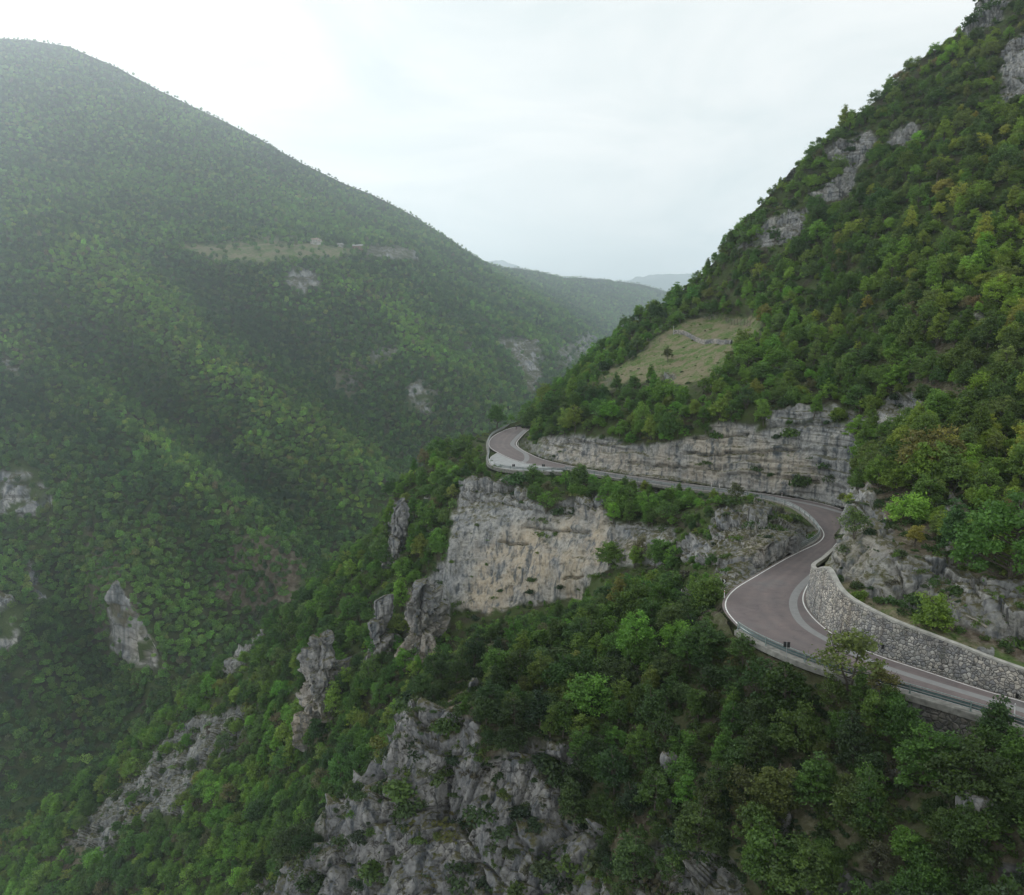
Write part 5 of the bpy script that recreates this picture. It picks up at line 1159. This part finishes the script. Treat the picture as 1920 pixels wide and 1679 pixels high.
def rock_mesh(name, size, seed, mat, parent=None, n=40, blk=1.0):
    """closed lump of fractured rock, size = (x, y, z) full extents"""
    th = np.linspace(0, math.pi, n // 2 + 2)[:, None]; ph = np.linspace(0, 2 * math.pi, n + 1)[None, :-1]
    sx = np.sign(np.sin(th)) * np.abs(np.sin(th)) ** .55; cz = np.sign(np.cos(th)) * np.abs(np.cos(th)) ** .6
    X = np.stack([sx * np.cos(ph), sx * np.sin(ph), cz + 0 * ph], -1).reshape(-1, 3)
    s = np.array(size) / 2; P = X * s; q = P / min(size) * 1.8 + seed * 13.7
    fa, ga = facets(q * np.array([1, 1, .7]), .9); f = fbm(q * .6, 3)
    P = P * (1 + blk * (.16 * f + .30 * fa - .08 * np.exp(-(ga / .08) ** 2)))[:, None]
    r, c = n // 2 + 2, n; F = []
    for i in range(r - 1):
        for j in range(c): F.append((i * c + j, (i + 1) * c + j, (i + 1) * c + (j + 1) % c, i * c + (j + 1) % c))
    o = mesh_obj(name, P, np.array(F), mat, parent, smooth=True)
    return o
def dmask(o, rock=1, tan=0, blocky=.6, bed=.2):
    M = np.zeros((len(o.data.vertices), 4)); M[:, 0] = rock; M[:, 1] = tan; put_mask(o, M, np.full(len(M), blocky), np.full(len(M), bed))
M_spire = terrain_mat('spire_rock', 1.0, .8)
def spire(u, v_top, v_bot, wpx, D, seed, tan, label, taper=.75, lean=0):
    D = float(min(ground_at(2, u, v_bot)[1], ground_at(2, u, v_bot - 12)[1])) + 1.0
    top = wpt(u, v_top, D); bot = wpt(u, v_bot, D); hgt = (top[2] - bot[2]) * 1.3; wd = wpx / FPX * D * 1.05
    n, r = 64, 70; V = []
    for i in range(r):
        f = i / (r - 1); rad = (1.4 - (1.4 - taper) * min(1, f * 1.6)) * min(1, ((1 - f) * 4) ** .5 * .8 + .12)
        a = np.linspace(0, 2 * math.pi, n + 1)[:-1]
        V.append(np.stack([np.cos(a) * wd / 2 * rad + lean * f * wd, np.sin(a) * wd * .55 * rad, np.full(n, f * hgt)], 1))
    V = np.concatenate(V); q = (V + seed * 31) ; fa, ga = facets(q * np.array([.26, .26, .15]), 1.3); fb, gb = facets(q * np.array([.7, .7, .45]) + 20, 1.2)
    k = fa * 3.4 - .9 * np.exp(-(ga / .07) ** 2) + fb * 1.2 - .4 * np.exp(-(gb / .08) ** 2) + fbm(q * .2, 3) * 1.6 + perlin(np.stack([q[:, 0] * .05, q[:, 1] * .05, q[:, 2] * .7], 1)) * .6
    rr = np.linalg.norm(V[:, :2], axis=1)[:, None] + 1e-6; V[:, :2] += V[:, :2] / rr * (k * wd / 11)[:, None]; V[:, 2] += fa * .06 * hgt * np.clip(V[:, 2] / hgt * 3 - 1.6, 0, 1)
    V = np.concatenate([V, [[lean * wd, 0, hgt * 1.01]]])
    F = [(i * n + j, i * n + (j + 1) % n, (i + 1) * n + (j + 1) % n, (i + 1) * n + j) for i in range(r - 1) for j in range(n)] + [((r - 1) * n + j, (r - 1) * n + (j + 1) % n, r * n) for j in range(n)]
    o = mesh_obj('rock_spire', V, F, M_spire, smooth=False); o.location = (float(bot[0]), float(bot[1]) + wd * .25, float(top[2] - hgt)); dmask(o, 1, tan, .6, .3)
    M = np.zeros((len(V), 4)); M[:, 0] = 1; M[:, 1] = tan * np.clip(1.4 - V[:, 2] / hgt * 1.6, 0, 1); o.data.attributes['mask'].data.foreach_set('color', M.astype(np.float32).ravel())
    tag(o, label, 'rock')
spire(604, 1203, 1352, 62, 199, 1, .8, 'lone blocky rock pillar with a pale tan foot among the trees', .95, -.05)
spire(708, 1128, 1240, 50, 203, 2, .3, 'grey twin-topped rock spire between the pillar and the big cliff', .7, .15)
spire(745, 942, 1060, 36, 236, 3, .1, 'slender rough grey rock spire on the wooded ridge', .7, .25)
spire(790, 1098, 1252, 62, 198, 4, .9, 'tall tan and grey buttress at the left foot of the big cliff', .8, .1)

BLD = [(2, (1848, 1228), (1.6, 1.2, 1.1), 'pale boulder lying in the grass above the long stone wall'), (2, (1832, 1234), (.8, .7, .5), 'small flat stone just below the pale boulder above the stone wall'),
       (2, (1716, 1180), (.9, .7, .6), 'small stone sitting behind the coping of the stone wall'), (1, (1686, 1462), (1.5, 1.0, 1.6), 'small whitish boulder alone on the dark slope'),
       (1, (1824, 1522), (2.6, 2.0, 2.6), 'rounded grey boulder low on the dark slope'), (1, (1255, 1452), (2.2, 1.6, 3.6), 'upright grey slab right of the foreground crag'),
       (1, (1472, 1556), (1.7, 1.2, 3.2), 'narrow upright grey rock in the middle of the dark slope'), (1, (970, 1312), (2.0, 1.5, 1.1), 'light flat rock above the foreground crag'), (1, (888, 1288), (1.6, 1.0, 1.8), 'leaning pale rock over the top of the foreground crag'),
       (2, (1300, 1122), (5.0, 3.0, 2.6), 'grey rock lump at the outer side of the near bend'), (1, (1540, 1655), (2.6, 1.6, 1.1), 'broken rock slab at the very bottom of the slope')]
for i, (ly, (u_, v_), sz, lb) in enumerate(BLD):
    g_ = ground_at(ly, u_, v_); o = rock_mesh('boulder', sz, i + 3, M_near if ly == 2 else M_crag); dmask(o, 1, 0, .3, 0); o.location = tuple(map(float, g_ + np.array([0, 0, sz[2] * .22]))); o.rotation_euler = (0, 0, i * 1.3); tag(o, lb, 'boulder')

# road furniture
M_black = plain('sign_black', (.012, .012, .014), .5, nscale=5, amt=.2); M_white = plain('sign_white', (.75, .75, .74), .5, nscale=5, amt=.1); M_grey = plain('sign_post', (.35, .36, .37), .5, .3, nscale=4, amt=.15)
M_red = plain('reflector_red', (.45, .06, .04), .4)
def road_pt(u, v): return onroad(u, v, 0.0)
def marker(u, v, label, w=.34, h=.68, top=2.05, zg=.1):
    p = road_pt(u, v); root = thing('road_marker', label, 'road sign', (float(p[0]), float(p[1]), zg)); root.rotation_euler.z = -math.atan2(p[0], p[1]) * .6
    MB().tube([(0, .03, 0), (0, .03, top)], .035, 8).build('post', M_grey, root)
    for s in (-1, 1):
        o = MB().box((0, 0, 0), (w, .025, h)).build('panel', M_black, root); o.location = (s * (w / 2 + .04), 0, top - h / 2)
    MB().box((0, .018, top - h / 2), (w * 2 + .1, .012, .06)).build('bracket', M_grey, root)
    return root
marker(1474, 1236, 'black two-panel marker on a post in front of the near bend')
marker(963, 884, 'black two-panel marker left of the tree below the far lay-by', .36, .72, 2.0)
marker(1019, 884, 'black two-panel marker beside the upper road leg, right of the lay-by', .36, .72, 2.0)
def chevron(p, rz, label, sgn=1):
    root = thing('chevron_sign', label, 'road sign', tuple(map(float, p)), rz)
    for x in (-.2, .2): o = MB().tube([(0, .04, -.3), (0, .04, 1.35)], .03, 6).build('post', M_grey, root); o.location.x = x
    MB().box((0, 0, 1.1), (.66, .03, .66)).build('board', M_black, root)
    a = .33; t_ = .13; V = []
    pts = [(-.14, a), (.05, a), (.25, 0), (.05, -a), (-.14, -a), (.05, 0)]
    V = [(sgn * x, -.02, 1.1 + z * .98) for x, z in pts] + [(sgn * x, -.016, 1.1 + z * .98) for x, z in pts]
    F = [(0, 1, 2, 5), (5, 2, 3, 4), (6, 11, 8, 7), (11, 10, 9, 8)] + [(i, i + 6, (i + 1) % 6 + 6, (i + 1) % 6) for i in range(6)]
    mesh_obj('arrow', V, F, M_white, root)
for (u_, v_, rz, lb) in ((1357, 1103, -.1, 'black square board with white chevron beside the start of the near bend'), (1335, 1118, 1.05, 'chevron board turned nearly edge on at the outer side of the near bend'), (1311, 1136, .6, 'low tilted chevron board among the rocks left of the near bend')):
    p = road_pt(u_, v_); g_ = ground_at(2, u_, v_ + 2); g2 = ground_at(1, u_, v_ + 2) if v_ > 1130 else g_; p = wpt(u_, v_, min(g_[1], g2[1]) - .6); chevron(p, rz, lb)
def stake(u, v, hgt, label, rad=.06, z=0):
    p = road_pt(u, v); root = thing('delineator_post', label, 'roadside post', (float(p[0]), float(p[1]), z))
    MB().tube([(0, 0, -.2), (0, 0, hgt - .05), (0, .01, hgt)], [rad, rad, rad * .6], 8).build('post', M_white, root)
    MB().tube([(0, 0, hgt - .3), (0, 0, hgt - .16)], rad * 1.06, 8).build('band', M_red if hgt < 1.3 else M_grey, root)
stake(1901, 1352, 1.75, 'tall white pole at the guard rail near the long stone wall', .05, .1)
stake(1466, 932, 1.1, 'white post against the middle of the tall roadside cliff'); stake(1334, 913, 1.1, 'left one of two white posts at the foot of the roadside cliff'); stake(1349, 916, 1.2, 'right one of two white posts at the foot of the roadside cliff')
stake(1358, 1121, 1.15, 'white post at the tip of the near bend'); stake(972, 836, 1.2, 'white post on the inner side of the far hairpin')
# dark drain holes in the long wall
wu_, wv_ = proj(wb); M_hole = plain('hole_dark', (.01, .01, .01), 1)
for (u_, v_) in ((1657, 1212), (1590, 1188), (1908, 1306)):
    i_ = np.unravel_index(int(np.argmin((wu_ - u_) ** 2 + (wv_ - v_) ** 2)), wu_.shape); q = wb[i_] - o0
    tt_ = A[min(i_[1] + 3, len(A) - 1), :2] - A[max(i_[1] - 3, 0), :2]; o = MB().box((0, 0, 0), (.28, .22, .5)).build('drain_hole', M_hole, rw); o.location = tuple(map(float, q)); o.rotation_euler.z = math.atan2(tt_[1], tt_[0])
#
# dry stone wall and fences on the grassy clearing
def terr_line(ly, px, n=10):
    P = catmull(px, n); return np.array([ground_at(ly, a, b) for a, b in P])
dw = terr_line(2, [(1263, 626), (1280, 627), (1292, 632), (1308, 641), (1323, 645), (1337, 643), (1352, 645), (1371, 645)]); dw = resample(smoothline(dw, 4), ds=.35)
c_ = dw[len(dw) // 2].copy(); V = []; nn = len(dw); T_ = np.gradient(dw[:, :2], axis=0); T_ /= np.linalg.norm(T_, axis=1)[:, None] + 1e-9; Rn = np.stack([T_[:, 1], -T_[:, 0]], 1)
for (d_, z_) in ((.45, -.8), (.40, 0), (.36, .5), (.30, 1.0), (.2, 1.35), (-.2, 1.4), (-.32, .8), (-.4, -.6)):
    q = np.c_[dw[:, :2] + Rn * d_, dw[:, 2] + z_]; q += fbm(q * 1.3, 3)[:, None] * .22; V.append(q)
o = mesh_obj('dry_stone_wall', np.stack(V).reshape(-1, 3) - c_, gridfaces(8, nn), stone_mat('dry_stone', 2.2, .42)); o.location = tuple(map(float, c_)); tag(o, 'tumbledown grey dry stone wall crossing the grassy clearing', 'stone wall')
M_wood = plain('old_wood', (.10, .085, .07), .9, nscale=6, amt=.3); M_wire = plain('wire', (.16, .17, .17), .6, .4)
def wire_fence(px, label, hgt, step, mesh_wires, ly=2, tint=M_wood):
    P = resample(smoothline(terr_line(ly, px), 3), ds=step); root = thing('wire_fence', label, 'fence', tuple(map(float, P[0]))); Q = P - P[0]
    for q in Q:
        o = MB().tube([(0, 0, -.4), (0, 0, hgt)], [.09, .07], 6).build('post', tint, root); o.location = tuple(map(float, q)); o.rotation_euler = (random.uniform(-.08, .08), random.uniform(-.1, .1), 0)
    for k_ in range(mesh_wires):
        z = hgt * (k_ + .7) / mesh_wires * .95; MB().tube(upt(Q + np.array([0, 0, z])), .022, 4).build('wire', M_wire, root)
wire_fence([(1305, 598), (1325, 598), (1350, 604), (1380, 610), (1405, 612)], 'dark wire mesh fence with leaning posts along the top of the clearing', 2.3, 3.2, 8)
wire_fence([(1262, 626), (1240, 640), (1205, 660), (1175, 680), (1130, 704)], 'sagging wire fence down the left edge of the clearing', 1.5, 6.5, 3)
g_ = ground_at(2, 1262, 627); rt = thing('fence_post', 'single pale post at the left end of the dry stone wall', 'post', tuple(map(float, g_))); MB().tube([(0, 0, -.3), (0, 0, 3.2)], [.12, .09], 8).build('shaft', plain('pale_wood', (.42, .41, .38), .8), rt)
MB().box((0, 0, 3.22), (.24, .24, .05)).build('cap', M_grey, rt)
# fallen trunk on the slope above the wall
a_ = ground_at(2, 1812, 1160); b_ = ground_at(2, 1850, 1180); tk = MB().tube([a_ + (0, 0, .3), (a_ + b_) / 2 + (0, 0, .45), b_ + (0, 0, .25)], [.06, .12, .16], 7).build('fallen_trunk', plain('dead_wood', (.30, .27, .23), .9)); tag(tk, 'thin bleached fallen trunk on the scree above the stone wall', 'dead wood')

# houses on the terrace across the gorge
M_wallw = plain('plaster', (.46, .44, .41), .9, nscale=.5, amt=.12); M_roof = plain('roof_tiles', (.30, .22, .18), .9, nscale=1.5, amt=.3); M_win = plain('window_dark', (.03, .035, .04), .3); M_wall2 = plain('brown_wall', (.25, .17, .13), .9, nscale=.5)
M_roofp = plain('pale_roof', (.34, .33, .32), .8, nscale=1.0, amt=.2)
def house(u, v, w_, d_, h_, label, wall=M_wallw, roof=M_roof, rz=.3, wing=None):
    g_ = ground_at(3, u, v); root = thing('house', label, 'house', tuple(map(float, g_ + np.array([0, 0, .5]))), rz)
    def block(cx, cy, w_, d_, h_):
        rh = d_ * .28
        V = [(cx + x * w_ / 2, cy + y * d_ / 2, z) for z in (-4, h_) for x, y in ((-1, -1), (1, -1), (1, 1), (-1, 1))] + [(cx - w_ / 2, cy, h_ + rh), (cx + w_ / 2, cy, h_ + rh)]
        mesh_obj('wall', V, [(0, 1, 5, 4), (1, 2, 6, 9, 5), (2, 3, 7, 6), (3, 0, 4, 8, 7)], wall, root)
        o_ = .6; e = []
        for s in (-1, 1):
            y0 = cy + s * (d_ / 2 + o_); z0 = h_ - o_ * .5 + .1
            e += [(cx - w_ / 2 - o_, y0, z0), (cx + w_ / 2 + o_, y0, z0), (cx + w_ / 2 + o_, cy, h_ + rh + .15), (cx - w_ / 2 - o_, cy, h_ + rh + .15), (cx - w_ / 2 - o_, y0, z0 + .25), (cx + w_ / 2 + o_, y0, z0 + .25), (cx + w_ / 2 + o_, cy, h_ + rh + .4), (cx - w_ / 2 - o_, cy, h_ + rh + .4)]
        F = []
        for b in (0, 8): F += [(b, b + 1, b + 2, b + 3), (b + 4, b + 7, b + 6, b + 5), (b, b + 4, b + 5, b + 1), (b + 3, b + 2, b + 6, b + 7), (b, b + 3, b + 7, b + 4), (b + 1, b + 5, b + 6, b + 2)]
        r_ = mesh_obj('roof', e, F, roof, root); MB().box((cx + w_ * .2, cy + .8, h_ + rh + .6), (.9, .9, 1.6)).build('chimney', wall, r_)
        nwin = max(2, int(w_ / 3.5))
        for i in range(nwin):
            for zz in ([1.6] if h_ < 5 else [1.6, 4.4]):
                o = MB().box((0, 0, 0), (1.1, .12, 1.4)).build('window', M_win, root); o.location = (cx - w_ / 2 + w_ * (i + .5) / nwin, cy - d_ / 2 - .03, zz)
    block(0, 0, w_, d_, h_)
    if wing: block(*wing)
house(590, 457, 13, 9, 6.2, 'white two-storey house with a wing left on the green terrace', rz=-.25, wing=(9.2, -1.5, 5.5, 7, 3.6))
house(640, 463, 9, 6, 3.2, 'tiny low pale building between the two hill houses', rz=-.2, roof=M_roofp)
house(672, 468, 17, 9, 4.6, 'long brown-walled house with pale roof next to the hill crag', wall=M_wall2, roof=M_roofp, rz=-.1)
# tall narrow poplars in the far gorge
pop = [tree_data(800 + i, h=17, w=3.2, base=.08, nclump=22, nleaf=40, leaf=.6, clump=1.0, flat=1.2) for i in range(2)]
pm = [(mk_mesh('trunk', a, b, M_bark), mk_mesh('crown', c, d, M_leaf, tone=e)) for a, b, c, d, e in pop]
for i, (u_, v_, sc) in enumerate(((575, 452, 1.0), (1006, 614, 1.5), (1014, 617, 1.3), (1021, 612, 1.1))):
    g_ = ground_at(3, u_, v_); root = thing('poplar', ('dark narrow tree beside the white hill house', 'tallest of the narrow poplars above the white gorge crag', 'middle narrow poplar above the white gorge crag', 'shortest narrow poplar above the white gorge crag')[i], 'tree', tuple(map(float, g_)), i * 1.1)
    root.scale = (sc, sc, sc)
    for nm, me in zip(('trunk', 'crown'), pm[i % 2]):
        o = link(bpy.data.objects.new(nm, me)); o.parent = root; o['tint'] = [.04, .075, .03, 1]

# cyclist coming down from the far end of the road
cp = onroad(968, 806); ang = math.atan2(LO[-1][1] - LO[-25][1], LO[-1][0] - LO[-25][0])
bk = thing('bicycle', 'dark bicycle ridden near the top of the far hairpin', 'bicycle', (float(cp[0]), float(cp[1]), .01), ang + math.pi)
M_rub = plain('tyre_rubber', (.02, .02, .02), .8); M_frame = plain('frame_red', (.35, .03, .03), .4); M_cloth = plain('rider_clothes', (.05, .03, .035), .8); M_skin = plain('skin', (.45, .28, .2), .6); M_helm = plain('helmet_white', (.6, .6, .6), .4)
for x in (-.5, .5):
    pts = [(x + .34 * math.cos(a), 0, .34 + .34 * math.sin(a)) for a in np.linspace(0, 2 * math.pi, 25)]
    wl = MB().tube(pts, .018, 6, False).build('wheel', M_rub, bk)
    h_ = MB()
    for a in np.linspace(0, math.pi, 7)[:-1]: h_.tube([(x - .33 * math.cos(a), 0, .34 - .33 * math.sin(a)), (x + .33 * math.cos(a), 0, .34 + .33 * math.sin(a))], .003, 3)
    h_.build('spokes', M_grey, wl)
fr = MB(); 
for a, b in (((-.5, 0, .34), (-.1, 0, .3)), ((-.1, 0, .3), (-.25, 0, .85)), ((-.5, 0, .34), (-.23, 0, .8)), ((-.23, 0, .8), (.35, 0, .82)), ((-.1, 0, .3), (.37, 0, .75)), ((.33, 0, .92), (.5, 0, .34))): fr.tube([a, b], .018, 6)
fr.build('frame', M_frame, bk); MB().tube([(.4, -.22, .95), (.36, 0, .95), (.4, .22, .95)], .014, 6).build('handlebar', M_rub, bk); MB().box((-.27, 0, .9), (.24, .13, .05)).build('saddle', M_rub, bk)
def skin(name, pts, edges, rad, mat, parent):
    me = bpy.data.meshes.new(name); me.from_pydata(pts, edges, []); me.materials.append(mat); o = link(bpy.data.objects.new(name, me)); o.parent = parent
    md = o.modifiers.new('skin', 'SKIN'); 
    for i, r_ in enumerate(rad): me.skin_vertices[0].data[i].radius = (r_, r_)
    me.skin_vertices[0].data[0].use_root = True
    o.modifiers.new('sub', 'SUBSURF').levels = 1; return o
pr = thing('person', 'rider in dark red clothes and pale helmet bent over the bicycle', 'person', (float(cp[0]), float(cp[1]), .01)); pr.rotation_euler.z = ang + math.pi
pts = [(-.26, 0, .98), (-.08, 0, 1.2), (.08, 0, 1.42), (.13, 0, 1.52), (.17, 0, 1.62), (.2, 0, 1.72)]; rad = [.13, .13, .13, .05, .085, .08]; ed = [(0, 1), (1, 2), (2, 3), (3, 4), (4, 5)]
for s in (-1, 1):
    b = len(pts); pts += [(-.2, s * .1, .93), (.12, s * .11, .78), (-.06, s * .11, .38 + .1 * s), (.08, s * .11, .30 + .1 * s)]; rad += [.09, .07, .045, .04]; ed += [(0, b), (b, b + 1), (b + 1, b + 2), (b + 2, b + 3)]
    b = len(pts); pts += [(.1, s * .19, 1.4), (.2, s * .22, 1.15), (.38, s * .2, .99)]; rad += [.055, .042, .032]; ed += [(2, b), (b, b + 1), (b + 1, b + 2)]
import bmesh as _bm
me = bpy.data.meshes.new('body'); me.from_pydata(pts, ed, []); me.materials.append(M_cloth); bo = link(bpy.data.objects.new('body', me)); bo.parent = pr
bo.modifiers.new('skin', 'SKIN'); sv = me.skin_vertices[0].data if len(me.skin_vertices) else None
if sv is None:
    bm = _bm.new(); bm.from_mesh(me); bm.verts.layers.skin.verify(); bm.to_mesh(me); bm.free(); sv = me.skin_vertices[0].data
for i, r_ in enumerate(rad): sv[i].radius = (r_, r_)
sv[0].use_root = True; bo.modifiers.new('sub', 'SUBSURF').levels = 1
hm = rock_mesh('helmet', (.28, .22, .2), 1, M_helm, pr, 16, 0); hm.location = (.2, 0, 1.76)
